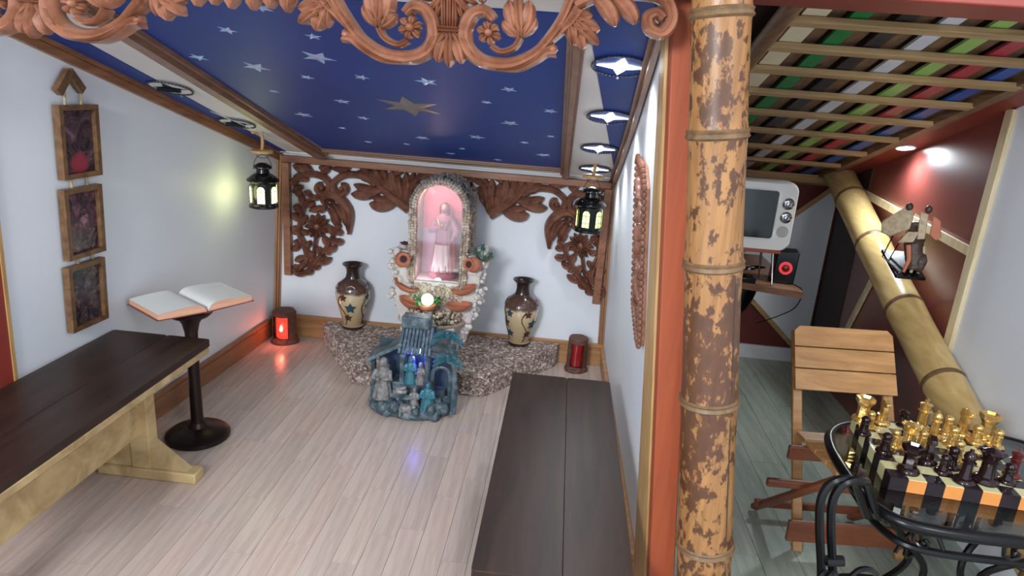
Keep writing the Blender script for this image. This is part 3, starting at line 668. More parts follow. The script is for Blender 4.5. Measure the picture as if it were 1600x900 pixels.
# ================================================================ benches
def bench(nm, label, x0, x1, y0, y1, zt, skew=0):
    L = W(nm, label, 'bench', ((x0 + x1) / 2, (y0 + y1) / 2, 0)); r = .02
    def pl(a, c):
        o = rounded(a, c, y0, y1, .014); b = MB().slab([(p[0] + skew * (y1 - p[1]), p[1], zt) for p in o], (0, 0, -1), .026); return b
    xm = x0 + (x1 - x0) * .56
    L.p('top_board', pl(x0, xm - .0004), 'benchtop', bevel=.001); L.p('top_board', pl(xm + .0004, x1), 'benchtop', bevel=.001)
    xc = (x0 + x1) / 2
    # pale worn edge
    return L, xc
L, xc = bench('long_bench', 'long dark-topped bench with pale trestle legs along the left wall', -1.775, -1.365, 1.2, 2.46, .53)
b = MB().bb(-1.385, -1.363, 1.2, 2.44, .478, .5035); L.p('apron_rail', b, 'benchleg', bevel=.003)
for yy, s_ in ((2.27, 1), (1.35, -1)):
    L.p('foot', MB().bb(-1.745, -1.34, yy - .035, yy + .035, 0, .045), 'benchleg', bevel=.006)
    L.p('leg', MB().bb(-1.60, -1.52, yy - .03, yy + .03, .045, .50), 'benchleg', bevel=.004)
    b = MB()
    b.add([(-1.52, yy - .02, .045), (-1.38, yy - .02, .045), (-1.52, yy - .02, .16), (-1.52, yy + .02, .045), (-1.38, yy + .02, .045), (-1.52, yy + .02, .16)], [(0, 1, 2), (5, 4, 3), (0, 3, 4, 1), (1, 4, 5, 2), (2, 5, 3, 0)])
    L.p('gusset', b, 'benchleg', smooth=False); b = MB()
    b.add([(-1.60, yy - .02, .045), (-1.73, yy - .02, .045), (-1.60, yy - .02, .16), (-1.60, yy + .02, .045), (-1.73, yy + .02, .045), (-1.60, yy + .02, .16)], [(2, 1, 0), (3, 4, 5), (1, 4, 3, 0), (2, 5, 4, 1), (0, 3, 5, 2)])
    L.p('gusset', b, 'benchleg', smooth=False)
    L.p('cross_bar', MB().bb(-1.74, -1.385, yy - .02, yy + .02, .455, .503), 'benchleg', bevel=.003)
L.p('stretcher', MB().bb(-1.585, -1.545, 1.33, 2.30, .20, .33), 'benchleg', bevel=.003)
b = MB().bar((-1.565, 2.13, .33), (-1.565, 2.23, .46), .03, .05); b.bar((-1.565, 1.49, .33), (-1.565, 1.39, .46), .03, .05); L.p('brace', b, 'benchleg', bevel=.002)
R_, xc = bench('dark_bench', 'dark-stained plank bench standing against the right wall', -.142, .262, 1.395, 2.62, .45)
for yy in (2.45, 1.52):
    R_.p('leg', MB().bb(.02, .10, yy - .03, yy + .03, .045, .42), 'benchleg', bevel=.004); R_.p('foot', MB().bb(-.12, .24, yy - .035, yy + .035, 0, .045), 'benchleg', bevel=.006)
R_.p('stretcher', MB().bb(.04, .08, 1.5, 2.47, .18, .30), 'benchleg', bevel=.003)
b = MB().bb(-.138, -.128, 1.41, 2.60, .39, .4235); b.bb(-.125, .245, 1.398, 1.408, .395, .4235); R_.p('apron_rail', b, 'benchleg', bevel=.002)

# ================================================================ pedestal and book
ped = thing('pedestal', 'round dark bronze pedestal beside the left bench, carrying the open book', 'pedestal', (-1.521, 2.589, 0))
mobj('base', MB().lathe([(.128, 0), (.134, .006), (.134, .02), (.120, .032), (.07, .042), (.04, .055), (.03, .075)], 40), 'blackmetal', ped)
mobj('column', MB().lathe([(.03, .07), (.026, .10), (.024, .30), (.024, .45), (.027, .50), (.036, .54), (.052, .565)], 24), 'blackmetal', ped)
mobj('top_dish', MB().lathe([(.04, .556), (.075, .572), (.092, .588), (.094, .598), (.086, .600), (.0, .598)], 32), 'blackmetal', ped)
bk = thing('open_book', 'thick open book with blank white pages lying on the pedestal', 'book', (-1.535, 2.635, .601), (0, 0, math.radians(56)))
PW, PH = .20, .26
b = MB(); 
for sg in (-1, 1): b.slab([(sg * .004, -PH / 2 - .005, 0.004), (sg * (PW + .008), -PH / 2 - .005, .012), (sg * (PW + .008), PH / 2 + .005, .012), (sg * .004, PH / 2 + .005, .004)], (0, 0, 1), .003)
b.bb(-.012, .012, -PH / 2, PH / 2, 0, .006)
mobj('cover', b, 'cover', bk, smooth=False)
for sg in (-1, 1):
    def prof(u): return .012 + .026 * math.sin(PI * min(1, u * 1.0) ** .55) ** .8 + (.018 * (1 - u))
    N = 16; vs = []; fs = []
    for i in range(N + 1):
        u = i / N; xx = sg * (.003 + u * (PW - .003)); zt = .012 + .030 * (1 - math.exp(-u * 14)) * (1 - .25 * u) + .004 * math.sin(PI * u); zb = .008 + .006 * u
        for yy in (-PH / 2, PH / 2): vs += [(xx, yy, zb), (xx, yy, zt)]
    for i in range(N):
        a = i * 4; c = a + 4; fs += [(a, a + 1, c + 1, c), (a + 2, c + 2, c + 3, a + 3), (a, c, c + 2, a + 2)]
    fs += [(0, 2, 3, 1), (N * 4, N * 4 + 1, N * 4 + 3, N * 4 + 2)]; b = MB(); b.add(vs, fs); pb = mobj('page_block', b, 'pageedge', bk, smooth=False)
    vs = []; fs = []
    for i in range(N + 1):
        u = i / N; xx = sg * (.003 + u * (PW - .003)); zt = .0128 + .030 * (1 - math.exp(-u * 14)) * (1 - .25 * u) + .004 * math.sin(PI * u)
        for yy in (-PH / 2, PH / 2): vs += [(xx, yy, zt), (xx, yy, zt + .0008)]
    for i in range(N):
        a = i * 4; c = a + 4; fs += [(a, a + 1, c + 1, c), (a + 2, c + 2, c + 3, a + 3), (a, c, c + 2, a + 2), (a + 1, a + 3, c + 3, c + 1)]
    fs += [(0, 2, 3, 1), (N * 4, N * 4 + 1, N * 4 + 3, N * 4 + 2)]; b = MB(); b.add(vs, fs); mobj('page', b, 'paper', bk)

#@@MID
# ================================================================ stone platform
t = NT('speckled_gravel'); co = t.coords((1, 1, 1)); vo = t.n('ShaderNodeTexVoronoi'); vo.inputs['Scale'].default_value = 85; t.l(co, vo.inputs['Vector'])
sp = t.n('ShaderNodeSeparateColor'); t.l(vo.outputs['Color'], sp.inputs[0]); cl = t.ramp(sp.outputs[0], [(0, srgb(104, 84, 74)), (.35, srgb(142, 120, 110)), (.7, srgb(168, 148, 138)), (.93, srgb(214, 202, 194))])
t.set(cl, .6); t.bump(vo.outputs['Distance'], .9, .006); M['gravel'] = t.m
plat = W('stone_platform', 'low angular platform covered in pinkish grey stone chips before the back wall', 'platform', (-.66, 3.6, 0))
pp = [(-1.365, 3.861), (-1.385, 3.80), (-1.035, 3.275), (-.325, 3.275), (.04, 3.79), (.05, 3.861)]
PZ = .125
plat.p('slab', MB().slab([(a, c, 0) for a, c in pp], (0, 0, 1), PZ), 'gravel', smooth=False, bevel=.004)
random.seed(21); b = MB()
def chip(b, c, r):
    R = Euler((random.uniform(0, 6), random.uniform(0, 6), random.uniform(0, 6))).to_matrix()
    s = [r * random.uniform(.6, 1.3) for _ in range(3)]; vs = [Vector(c) + R @ Vector(v) for v in ((s[0], 0, 0), (-s[0], 0, 0), (0, s[1], 0), (0, -s[1], 0), (0, 0, s[2]), (0, 0, -s[2]))]
    b.add(vs, [(0, 2, 4), (2, 1, 4), (1, 3, 4), (3, 0, 4), (2, 0, 5), (1, 2, 5), (3, 1, 5), (0, 3, 5)])
def inpoly(x, y, P):
    c = False
    for i in range(len(P)):
        (x1, y1), (x2, y2) = P[i], P[i - 1]
        if (y1 > y) != (y2 > y) and x < (x2 - x1) * (y - y1) / (y2 - y1) + x1: c = not c
    return c
k = 0
while k < 6500:
    x, y = random.uniform(-1.39, .05), random.uniform(3.275, 3.86)
    if inpoly(x, y, pp): chip(b, (x, y, PZ), random.uniform(.003, .0065)); k += 1
for (a, c) in zip(pp[1:], pp[2:]):
    L = math.hypot(a[0] - c[0], a[1] - c[1])
    for _ in range(int(L * 2600)):
        q = random.random(); chip(b, (a[0] + (c[0] - a[0]) * q, a[1] + (c[1] - a[1]) * q, random.uniform(.004, PZ)), random.uniform(.003, .0065))
plat.p('stone_chips', b, 'gravel', smooth=False, kind='stuff')

# ================================================================ shrine fountain
M['stone_grey'] = plain('grotto_stone', srgb(160, 142, 128), .75, var=.25, scale=30, bump=.5)
M['pebble'] = None
t = NT('mixed_pebbles'); vo = t.n('ShaderNodeTexVoronoi'); vo.inputs['Scale'].default_value = 40; t.l(t.coords(), vo.inputs['Vector']); sp = t.n('ShaderNodeSeparateColor'); t.l(vo.outputs['Color'], sp.inputs[0])
t.set(t.ramp(sp.outputs[0], [(0, srgb(150, 128, 112)), (.4, srgb(184, 164, 148)), (.8, srgb(214, 198, 184)), (1, srgb(160, 136, 120))]), .55); M['pebble'] = t.m
M['darkpebble'] = plain('dark_pebbles', srgb(128, 122, 118), .5, var=.3, scale=60)
M['whiterock'] = plain('white_rock', srgb(212, 204, 200), .8, var=.08, scale=40, bump=.5)
M['clay'] = plain('terracotta_clay', srgb(184, 112, 86), .65, var=.12, scale=20)
M['mouthdark'] = plain('dark_jar_mouth', srgb(60, 32, 26), .8)  # dark tone of the disc closing each jar mouth
M['pinkglow'] = plain('pink_light_niche_back', srgb(232, 130, 140), .5, var=.06)  # pink backlight of the upper niche put into the base colour
M['lavback'] = plain('lavender_niche_back', srgb(206, 176, 196), .5, var=.04)
M['leaf'] = plain('green_leaf', srgb(58, 100, 58), .4, var=.3, scale=30)
M['leafgrey'] = plain('grey_green_leaf', srgb(70, 108, 90), .45, var=.25, scale=60)
SX = -.645
shr = W('shrine_fountain', 'arched stone grotto fountain with a pink-lit niche, clay pots and pebbles on the platform', 'shrine', (SX, 3.62, PZ))
def arch(r, z0, zc, n=16): return [(SX - r, z0)] + [(SX + r * math.cos(PI - PI * k / n), zc + r * math.sin(PI - PI * k / n)) for k in range(n + 1)] + [(SX + r, z0)]
ZC = .948
def ring(b, ri, ro, z0, y0, y1):
    A = arch(ri, z0, ZC); B = arch(ro, z0, ZC); n = len(A); vs = [(p[0], y, p[1]) for y in (y0, y1) for P in (A, B) for p in P]
    fs = []
    for i in range(n - 1): fs += [(i, i + 1, n + i + 1, n + i), (2 * n + i, 3 * n + i, 3 * n + i + 1, 2 * n + i + 1), (i, 2 * n + i, 2 * n + i + 1, i + 1), (n + i, n + i + 1, 3 * n + i + 1, 3 * n + i)]
    fs += [(0, n, 3 * n, 2 * n), (n - 1, 3 * n - 1, 4 * n - 1, 2 * n - 1)]
    b.add(vs, fs)
b = MB(); ring(b, .123, .150, .53, 3.51, 3.76); shr.p('niche_arch', b, 'stone_grey')
def plate(z0, z1, y):
    P = [p for p in arch(.124, .53, ZC)]
    if z1 > 1: Q = [(SX - .124, z0)] + [p for p in P if p[1] > z0 + 1e-6] + [(SX + .124, z0)]
    else: Q = [(SX - .124, z0), (SX - .124, z1), (SX + .124, z1), (SX + .124, z0)]
    return MB().slab([(p[0], y, p[1]) for p in Q], (0, 1, 0), .01)
shr.p('niche_back', plate(.80, 2, 3.70), 'pinkglow', smooth=False, label='upper niche back tinted with the pink light'); shr.p('niche_back', plate(.53, .7985, 3.70), 'lavback', smooth=False, label='pale lavender lower niche back')
shr.p('niche_floor', MB().bb(SX - .124, SX + .124, 3.50, 3.70, .52, .545), 'whiterock', bevel=.004)
shr.p('back_wall', MB().bb(SX - .16, SX + .16, 3.715, 3.80, .2, 1.02), 'stone_grey')
random.seed(5); b = MB(); bd = MB()
def stone(b, c, r): b.ball(c, (r * random.uniform(.8, 1.2), r * random.uniform(.6, .9), r * random.uniform(.7, 1.1)), 6, Euler((random.uniform(-.5, .5), random.uniform(-.5, .5), random.uniform(0, 3))).to_matrix(), .12)
# pebbles round the arch: front in three rows, sides in depth
for rr, rad in ((.128, .0095), (.142, .010), (.156, .011)):
    L = 0; n1 = int((ZC - .54) / (rad * 1.5)); n2 = int(PI * rr / (rad * 1.6))
    for k in range(n1):
        z = .55 + k * rad * 1.5
        for sg in (-1, 1): stone(b, (SX + sg * rr + random.uniform(-.002, .002), 3.508 + random.uniform(-.003, .003), z), rad)
    for k in range(n2 + 1):
        a = PI * k / n2; stone(bd if rr > .15 else b, (SX + rr * math.cos(a), 3.508, ZC + rr * math.sin(a)), rad)
for k in range(260):
    a = random.uniform(0, PI); yy = random.uniform(3.52, 3.76); stone(bd, (SX + .156 * math.cos(a), yy, ZC + .156 * math.sin(a)), random.uniform(.009, .014))
for k in range(200):
    sg = random.choice((-1, 1)); stone(b, (SX + sg * .156, random.uniform(3.52, 3.78), random.uniform(.4, ZC)), random.uniform(.009, .014))
shr.p('pebbles', b, 'pebble', kind='stuff'); shr.p('pebbles', bd, 'darkpebble', kind='stuff', label='darker pebbles over the crown of the arch')
# lower body
b = MB(); prof = [(.13, .13), (.145, .2), (.19, .30), (.225, .40), (.232, .52), (.235, .60), (.225, .66), (.20, .70)]
for (h0, z0), (h1, z1) in zip(prof, prof[1:]):
    if z0 < .5: b.hexa([(SX - h0, 3.50 - .0, z0), (SX + h0, 3.50, z0), (SX + h0 * .8, 3.80, z0), (SX - h0 * .8, 3.80, z0), (SX - h1, 3.50, z1), (SX + h1, 3.50, z1), (SX + h1 * .8, 3.80, z1), (SX - h1 * .8, 3.80, z1)])
    else:
        for sg in (-1, 1): b.hexa([(SX + sg * .155, 3.52, z0), (SX + sg * h0, 3.52, z0), (SX + sg * h0 * .9, 3.76, z0), (SX + sg * .155, 3.76, z0), (SX + sg * .155, 3.53, z1), (SX + sg * h1, 3.53, z1), (SX + sg * h1 * .9, 3.76, z1), (SX + sg * .155, 3.76, z1)])
b.hexa([(SX - .10, 3.44, .13), (SX + .10, 3.44, .13), (SX + .10, 3.6, .13), (SX - .10, 3.6, .13), (SX - .13, 3.36, .33), (SX + .13, 3.36, .33), (SX + .13, 3.6, .33), (SX - .13, 3.6, .33)])
for k in range(120):
    z = random.uniform(.16, .7); hw = .15 + .08 * min(1, max(0, (z - .2) / .25)); sg = random.choice((-1, 1)); b.ball((SX + sg * hw * random.uniform(.88, 1.02), random.uniform(3.50, 3.74), z), random.uniform(.016, .034), 7, None, .2)
shr.p('rock_body', b, 'whiterock', remesh=.007)
b = MB()
for k in range(110):
    sg = random.choice((-1, 1)); z = random.uniform(.2, .70); hw = .15 + .10 * min(1, max(0, (z - .2) / .25))
    stone(b, (SX + sg * (hw + random.uniform(-.03, .012)), random.uniform(3.46, 3.56), z), random.uniform(.010, .018))
shr.p('rock_chips', b, 'whiterock', kind='stuff')
b = MB()
for k in range(170):
    a = random.uniform(PI, 2 * PI); stone(b, (SX + .16 * math.cos(a) * random.uniform(.5, 1), 3.50 + .15 * math.sin(a) * random.uniform(.3, 1), random.uniform(.335, .40)), random.uniform(.008, .014))
for k in range(330):
    stone(b, (SX + random.uniform(-.145, .145), 3.497, random.uniform(.35, .528)), random.uniform(.008, .014))
shr.p('basin_pebbles', b, 'pebble', kind='stuff')
shr.p('basin_rim', MB().tube([(SX + .165 * math.cos(q), 3.50 + .15 * math.sin(q), .335) for q in [PI + PI * k / 20 for k in range(21)]], .011, 8), 'stone_grey')
shr.p('water', MB().lathe([(.135, .0), (.135, .004)], 24, (SX, 3.48, .338)), glass('pool_water', (.75, .85, .8, 1), .5))
POT = [(.0, .0), (.024, .001), (.038, .015), (.043, .035), (.040, .055), (.028, .070), (.022, .076), (.028, .086), (.032, .088), (.026, .088), (.016, .078), (.016, .06)]
for c, e, lb in (((-.835, 3.49, .655), (1.25, .0, .35), 'tilted clay jar on the left'), ((-.428, 3.49, .665), (1.35, .0, -.45), 'tilted clay jar on the right')):
    R = Euler(e).to_matrix(); b = MB().lathe(POT, 24, c, R); o = shr.p('clay_pot', b, 'clay', label=lb)
    q = Vector(c) + R @ Vector((0, 0, .079)) - Vector(shr.loc); sub(o, 'pot_mouth', MB().lathe([(.018, 0), (.018, .003)], 16, q, R), 'mouthdark')
DISH = [(.0, 0), (.03, .002), (.052, .018), (.062, .038), (.058, .038), (.045, .018), (.0, .008)]
for c, e in (((-.815, 3.47, .495), (.0, .38, 0)), ((-.775, 3.44, .41), (.0, .30, 0)), ((-.478, 3.46, .505), (.0, -.28, 0)), ((-.505, 3.44, .415), (.0, -.08, 0))):
    shr.p('clay_dish', MB().lathe(DISH, 24, c, Euler(e).to_matrix(), sx=1.15), 'clay')
shr.p('crystal_ball', MB().ball((-.672, 3.41, .470), .034, 16), emis('green_lit_glass', (.66, 1, .68, 1), 1.0, (.7, .9, .7, 1)), label='glowing green-white glass ball')
shr.p('ball_holder', MB().lathe([(.03, 0), (.045, .012), (.048, .03), (.042, .03), (.03, .015)], 20, (-.672, 3.41, .415)), 'clay')
lamp('fountain_lamp', 'POINT', (-.672, 3.345, .49), .35, (.7, 1, .7), shadow_soft_size=.02)
def leafmesh(b, c, dr, L, wd):
    dr = Vector(dr).normalized(); sd = dr.cross(Vector((0, 0, 1)));
    if sd.length < .1: sd = Vector((1, 0, 0))
    sd.normalize(); up = sd.cross(dr); c = Vector(c)
    P = [c, c + dr * L * .35 + sd * wd, c + dr * L * .75 + sd * wd * .7, c + dr * L, c + dr * L * .75 - sd * wd * .7, c + dr * L * .35 - sd * wd]
    vs = P + [p - up * .002 for p in P]; b.add(vs, [(0, 1, 2, 3), (0, 3, 4, 5), (9, 8, 7, 6), (11, 10, 9, 6)] + [(i, i + 6, (i + 1) % 6 + 6, (i + 1) % 6) for i in range(6)])
b = MB()
for k in range(26):
    a = random.uniform(0, 2 * PI); sg = -1 if k % 2 else 1; leafmesh(b, (-.672 + sg * random.uniform(.03, .075), 3.42 + random.uniform(-.02, .02), .46 + random.uniform(-.02, .03)), (math.cos(a), -.5, math.sin(a)), random.uniform(.02, .035), .009)
shr.p('artificial_leaves', b, 'leaf', kind='stuff')
shr.p('dried_flower', MB().lathe([(.0, 0), (.02, .004), (.03, .014), (.012, .012), (0, .02)], 12, (-.83, 3.55, .725), mod=lambda a, z: 1 + .25 * math.cos(6 * a)), plain('plum_flower', srgb(84, 48, 66), .6))
lamp('niche_lamp', 'POINT', (SX - .05, 3.55, 1.03), .45, (1, .78, .74), shadow_soft_size=.02)
lamp('niche_lower_lamp', 'POINT', (SX - .08, 3.54, .60), .10, (1, .75, .95), shadow_soft_size=.02)
shr.p('niche_glass', MB().slab([(p[0], 3.522, p[1]) for p in arch(.1225, .547, ZC)], (0, 1, 0), .002), glass('clear_acrylic', (1, .96, .97, 1), .25, .05), smooth=False)
# rosette succulent
suc = W('rosette_plant', 'small grey-green rosette succulent growing behind the right clay jar of the shrine', 'plant', (-.40, 3.56, .665))
suc.p('pot_soil', MB().lathe([(.02, 0), (.035, .03), (.03, .032), (0, .03)], 14, (-.40, 3.56, .655)), 'clay')
for c in ((-.405, 3.53, .755), (-.36, 3.53, .715), (-.43, 3.52, .705), (-.39, 3.51, .70), (-.445, 3.54, .73)):
    b = MB(); b.tube([(-.40, 3.56, .68), ((c[0] - .4) / 2, (c[1] + 3.56) / 2, (c[2] + .68) / 2 - .01), c], .003, 5)
    for k in range(9):
        a = 2 * PI * k / 9; leafmesh(b, c, (math.cos(a), -.35, math.sin(a)), .026, .008)
    for k in range(5):
        a = 2 * PI * k / 5 + .3; leafmesh(b, (c[0], c[1] - .005, c[2]), (math.cos(a), -1.0, math.sin(a)), .016, .006)
    suc.p('rosette', b, 'leafgrey')

# ================================================================ statue in the niche
M['robe'] = plain('statue_mauve_robe', srgb(186, 128, 140), .4, var=.08)
M['robewhite'] = plain('statue_white_robe', srgb(236, 226, 228), .45, var=.03)
M['skin'] = plain('statue_skin', srgb(214, 160, 140), .45, var=.04)
M['hair'] = plain('statue_brown_hair', srgb(112, 68, 56), .5, var=.15)
M['cloak'] = plain('statue_red_cloak', srgb(176, 74, 80), .4, var=.08)
M['gold'] = plain('gold_paint', srgb(216, 170, 92), .25, .9, var=.08)
stx, sty, stz = -.635, 3.61, .545
sta = thing('religious_statue', 'painted statue of a long-haired bearded robed man standing in the pink-lit niche', 'statue', (stx, sty, stz))
mobj('base', MB().lathe([(.075, 0), (.078, .006), (.074, .026), (.06, .032)], 28, sx=1, sy=.75), 'robe', sta)
fold = lambda a, z: 1 + (.10 * math.cos(11 * a) if z < .27 else .03 * math.cos(9 * a)) * max(0, 1 - z / .36)
b = MB().lathe([(.066, .028), (.064, .05), (.054, .12), (.047, .19), (.043, .24), (.048, .29), (.052, .325), (.040, .345), (.018, .356), (.016, .37)], 44, sy=.72, mod=fold)
for sg, el, ha in ((-1, (-.066, -.012, .262), (-.012, -.058, .292)), (1, (.072, -.012, .262), (.060, -.070, .235))):
    b.tube([(sg * .038, 0, .325), (sg * .054, -.002, .30), el, tuple((p + q) / 2 for p, q in zip(el, ha))], [.019, .019, .021, .018], 10)
    b.tube([tuple((p + q) / 2 for p, q in zip(el, ha)), ha], [.010, .008], 8)
    b.ball(ha, (.010, .007, .012), 8)
    for k in range(4): b.tube([ha, (ha[0] - .006 + .004 * k, ha[1] - .006, ha[2] + (.018 if sg < 0 else .012) - .002 * abs(k - 1.5))], .0025, 6)
    b.tube([ha, (ha[0] + sg * -.010, ha[1] - .003, ha[2] + .006)], .0026, 6)
b.ball((0, -.002, .388), (.0185, .021, .026), 14); b.ball((0, -.023, .386), (.0035, .005, .006), 8); b.ball((0, -.020, .375), (.007, .003, .002), 8)
mobj('body', b, 'robe', sta, remesh=.0028)
b = MB().ball((0, -.006, .389), (.0165, .018, .0235), 14); b.ball((0, -.0235, .386), (.003, .0045, .0055), 8)
for sg in (-1, 1): b.ball((sg * .0175, .0, .388), (.003, .004, .006), 6)
mobj('face', b, 'skin', sta)
b = MB()
for sg in (-1, 1): b.ball((sg * .0065, -.0225, .392), (.0024, .0015, .0014), 8)
b.tube([(-.004, -.0225, .3775), (0, -.0235, .377), (.004, -.0225, .3775)], .0009, 5); mobj('eyes_and_mouth', b, 'hair', sta, kind='stuff')
b = MB().ball((0, .004, .397), (.0225, .0225, .024), 14)
for sg in (-1, 1): b.tube([(sg * .014, .0, .41), (sg * .022, -.002, .39), (sg * .021, .0, .365), (sg * .024, -.004, .345)], [.008, .009, .009, .005], 8)
b.tube([(0, .014, .41), (0, .022, .38), (0, .02, .345)], [.014, .018, .014], 8); b.ball((0, -.016, .370), (.010, .007, .008), 8)
# open the face side of the hair
mobj('hair', b, 'hair', sta, remesh=.0022)
sta.children[-1].location = (0, .007, 0)
b = MB().lathe([(.050, .05), (.042, .14), (.036, .20)], 30, (-.004, -.022, -.01), mod=lambda a, z: 1 + .1 * math.cos(9 * a), sy=.55); mobj('white_tunic', b, 'robewhite', sta)
b = MB()
for i in range(9):
    t_ = i / 8
    b.tube([(.050 - .02 * t_, -.012 + .02 * t_, .335), (.058 - .012 * t_, -.012 + .03 * t_, .24), (.066 - .02 * t_, -.01 + .045 * t_, .12), (.068 - .03 * t_, -.01 + .05 * t_, .05)], .006, 6)
mobj('cloak', b, 'cloak', sta, remesh=.003)
b = MB().ball((-.004, -.044, .298), (.009, .004, .010), 10); b.tube([(-.03, -.036, .335), (-.012, -.044, .28), (.02, -.044, .275), (.035, -.036, .33)], .003, 6); mobj('gold_heart', b, 'gold', sta)

# ================================================================ nativity sculpture
t = NT('verdigris_resin'); f1 = t.noise(t.coords(), 26, 6, .7); t.set(t.ramp(f1, [(.3, srgb(36, 46, 52)), (.5, srgb(70, 88, 96)), (.68, srgb(120, 136, 142))]), .4); t.bump(f1, .5, .006); M['verd'] = t.m
M['teal'] = plain('teal_paint', srgb(54, 112, 126), .35, var=.25, scale=70)
M['palegrey'] = plain('pale_grey_resin', srgb(122, 120, 120), .4, var=.45, scale=60)
M['darkslate'] = plain('dark_slate_resin', srgb(58, 76, 86), .4, var=.2, scale=40)  # dark slate tone of the stable back and one headscarf
M['palm'] = plain('palm_teal', srgb(46, 92, 104), .4, var=.25, scale=50)
nx, ny = -.667, 3.06
nat = W('nativity_sculpture', 'grey-teal resin nativity stable with palm tree and blue light, on the floor before the platform', 'sculpture', (nx, ny, 0))
random.seed(3); b = MB()
b.lathe([(.20, .0), (.215, .02), (.20, .045), (.17, .055)], 20, (nx, ny, 0), sy=.62, mod=lambda a, z: 1 + .05 * math.cos(5 * a) + .04 * math.cos(9 * a + 1))
b.bb(nx - .14, nx + .16, ny - .05, ny + .11, .03, .10); b.bb(nx - .10, nx + .08, ny - .02, ny + .11, .08, .15)
for k in range(120):
    a = random.uniform(PI * .95, 2.05 * PI); r = random.uniform(.08, .21); b.ball((nx + r * math.cos(a), ny + .62 * r * math.sin(a), random.uniform(.015, .07)), random.uniform(.012, .032), 7, None, .25)
nat.p('rocky_base', b, 'verd', remesh=.0055)
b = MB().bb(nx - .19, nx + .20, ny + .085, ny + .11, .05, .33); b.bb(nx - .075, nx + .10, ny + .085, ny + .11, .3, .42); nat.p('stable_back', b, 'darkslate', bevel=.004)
for xx, z0, z1, r in ((-.195, .04, .27, .014), (-.05, .10, .335, .014), (.075, .12, .335, .015), (-.115, .08, .24, .007)):
    b = MB(); b.tube([(nx + xx, ny - .005, z0), (nx + xx + .002, ny, (z0 + z1) / 2), (nx + xx, ny - .005, z1)], [r * 1.2, r, r * 1.1], 8); nat.p('post', b, 'verd')
nat.p('side_roof', MB().bar((nx - .215, ny + .03, .262), (nx - .045, ny + .03, .362), .17, .02, (0, 0, 1)), 'verd', bevel=.004)
ra, rb = Vector((0, ny - .055, .318)), Vector((0, ny + .03, .435))
for k in range(9):
    xx = nx - .055 + k * .0185; nat.p('roof_board', MB().bar((xx, ra.y, ra.z), (xx - (k - 4) * .001, rb.y, rb.z), .0155, .014, (1, 0, 0)), 'verd', bevel=.002)
nat.p('roof_cap', MB().bb(nx - .058, nx + .082, ny - .01, ny + .07, .432, .492), 'verd', bevel=.006)
b = MB(); b.add(*(lambda A: (A, [(0, 1, 3, 2)]))([(nx + .09, ny - .0, .30), (nx + .2, ny, .27), (nx + .09, ny + .1, .34), (nx + .2, ny + .1, .31)])); b = MB().bar((nx + .08, ny + .03, .325), (nx + .215, ny + .03, .285), .13, .03); nat.p('side_roof', b, 'verd', bevel=.005)
b = MB(); pts = [(nx + .105, ny - .01, .05), (nx + .105, ny - .01, .19)] + [(nx + .15 - .045 * math.cos(q), ny - .01, .205 + .045 * math.sin(q)) for q in [PI * k / 8 for k in range(9)]] + [(nx + .195, ny - .01, .19), (nx + .195, ny - .01, .04)]
b.tube(pts, .012, 8); nat.p('stone_arch', b, 'verd')
b = MB(); b.tube(crom([(nx + .215, ny - .04, .02), (nx + .222, ny - .03, .15), (nx + .205, ny - .02, .28), (nx + .175, ny - .02, .42)]), [.020 - .011 * k / 18 for k in range(19)], 9); nat.p('palm_trunk', b, 'verd')
def frond(b, c, a, L, dz):
    pts = [(c[0] + L * q * math.cos(a), c[1] - .25 * L * q - .02 * abs(math.sin(a)), c[2] + dz * q - .9 * L * q * q + L * q * max(0, math.sin(a)) * .9) for q in (0, .3, .6, .85, 1)]
    for (p, q), w_ in zip(zip(pts, pts[1:]), (.011, .016, .013, .006)): b.bar(p, q, w_ * 1.7, .004, (0, -.7, .7))
for c, n_, L in (((nx + .178, ny - .03, .42), 9, .085), ((nx + .19, ny - .06, .315), 7, .08)):
    for k in range(n_):
        b = MB(); frond(b, c, -.25 + (PI + .5) * k / (n_ - 1), L * random.uniform(.85, 1.1), .03); nat.p('palm_frond', b, 'palm')
def figure(nm, x, y, z, h, mat, hm, lb, kneel=0, lean=0):
    b = MB(); r = h * .19
    b.lathe([(r * 1.25, 0), (r * 1.1, h * .15), (r * .8, h * .45), (r * .85, h * .62), (r * .72, h * .74), (r * .28, h * .81)], 16, (x, y, z), sy=.8, mod=lambda a, zz: 1 + .09 * math.cos(7 * a))
    b.ball((x + lean, y - .004, z + h * .88), (h * .085, h * .09, h * .11), 10)
    for sg in (-1, 1): b.tube([(x + sg * r * .75, y, z + h * .70), (x + sg * r * 1.05, y - r * .6, z + h * .54), (x + sg * r * .2, y - r * 1.2, z + h * .56)], [r * .35, r * .35, r * .22], 8)
    o = nat.p(nm, b, mat, remesh=.0035, label=lb)
    b = MB().ball((x + lean, y + .003, z + h * .90), (h * .115, h * .11, h * .125), 10); b.tube([(x + lean, y + .008, z + h * .9), (x, y + r * .6, z + h * .6), (x, y + r * .7, z + h * .2)], [r * .6, r * .8, r * .9], 8)
    sub(o, 'headscarf', b, hm, off=nat.loc, remesh=.0035)
figure('figure', nx - .135, ny - .04, .065, .215, 'palegrey', 'palegrey', 'tall robed shepherd figure')
figure('figure', nx - .005, ny - .01, .145, .145, 'teal', 'palegrey', 'teal robed figure under the roof', lean=.003)
figure('figure', nx + .045, ny - .01, .145, .115, 'palegrey', 'palegrey', 'small white robed figure')
figure('figure', nx + .10, ny - .085, .035, .165, 'teal', 'darkslate', 'bright teal robed figure at the right front')
figure('figure', nx + .035, ny - .09, .05, .115, 'palegrey', 'verd', 'kneeling grey figure')
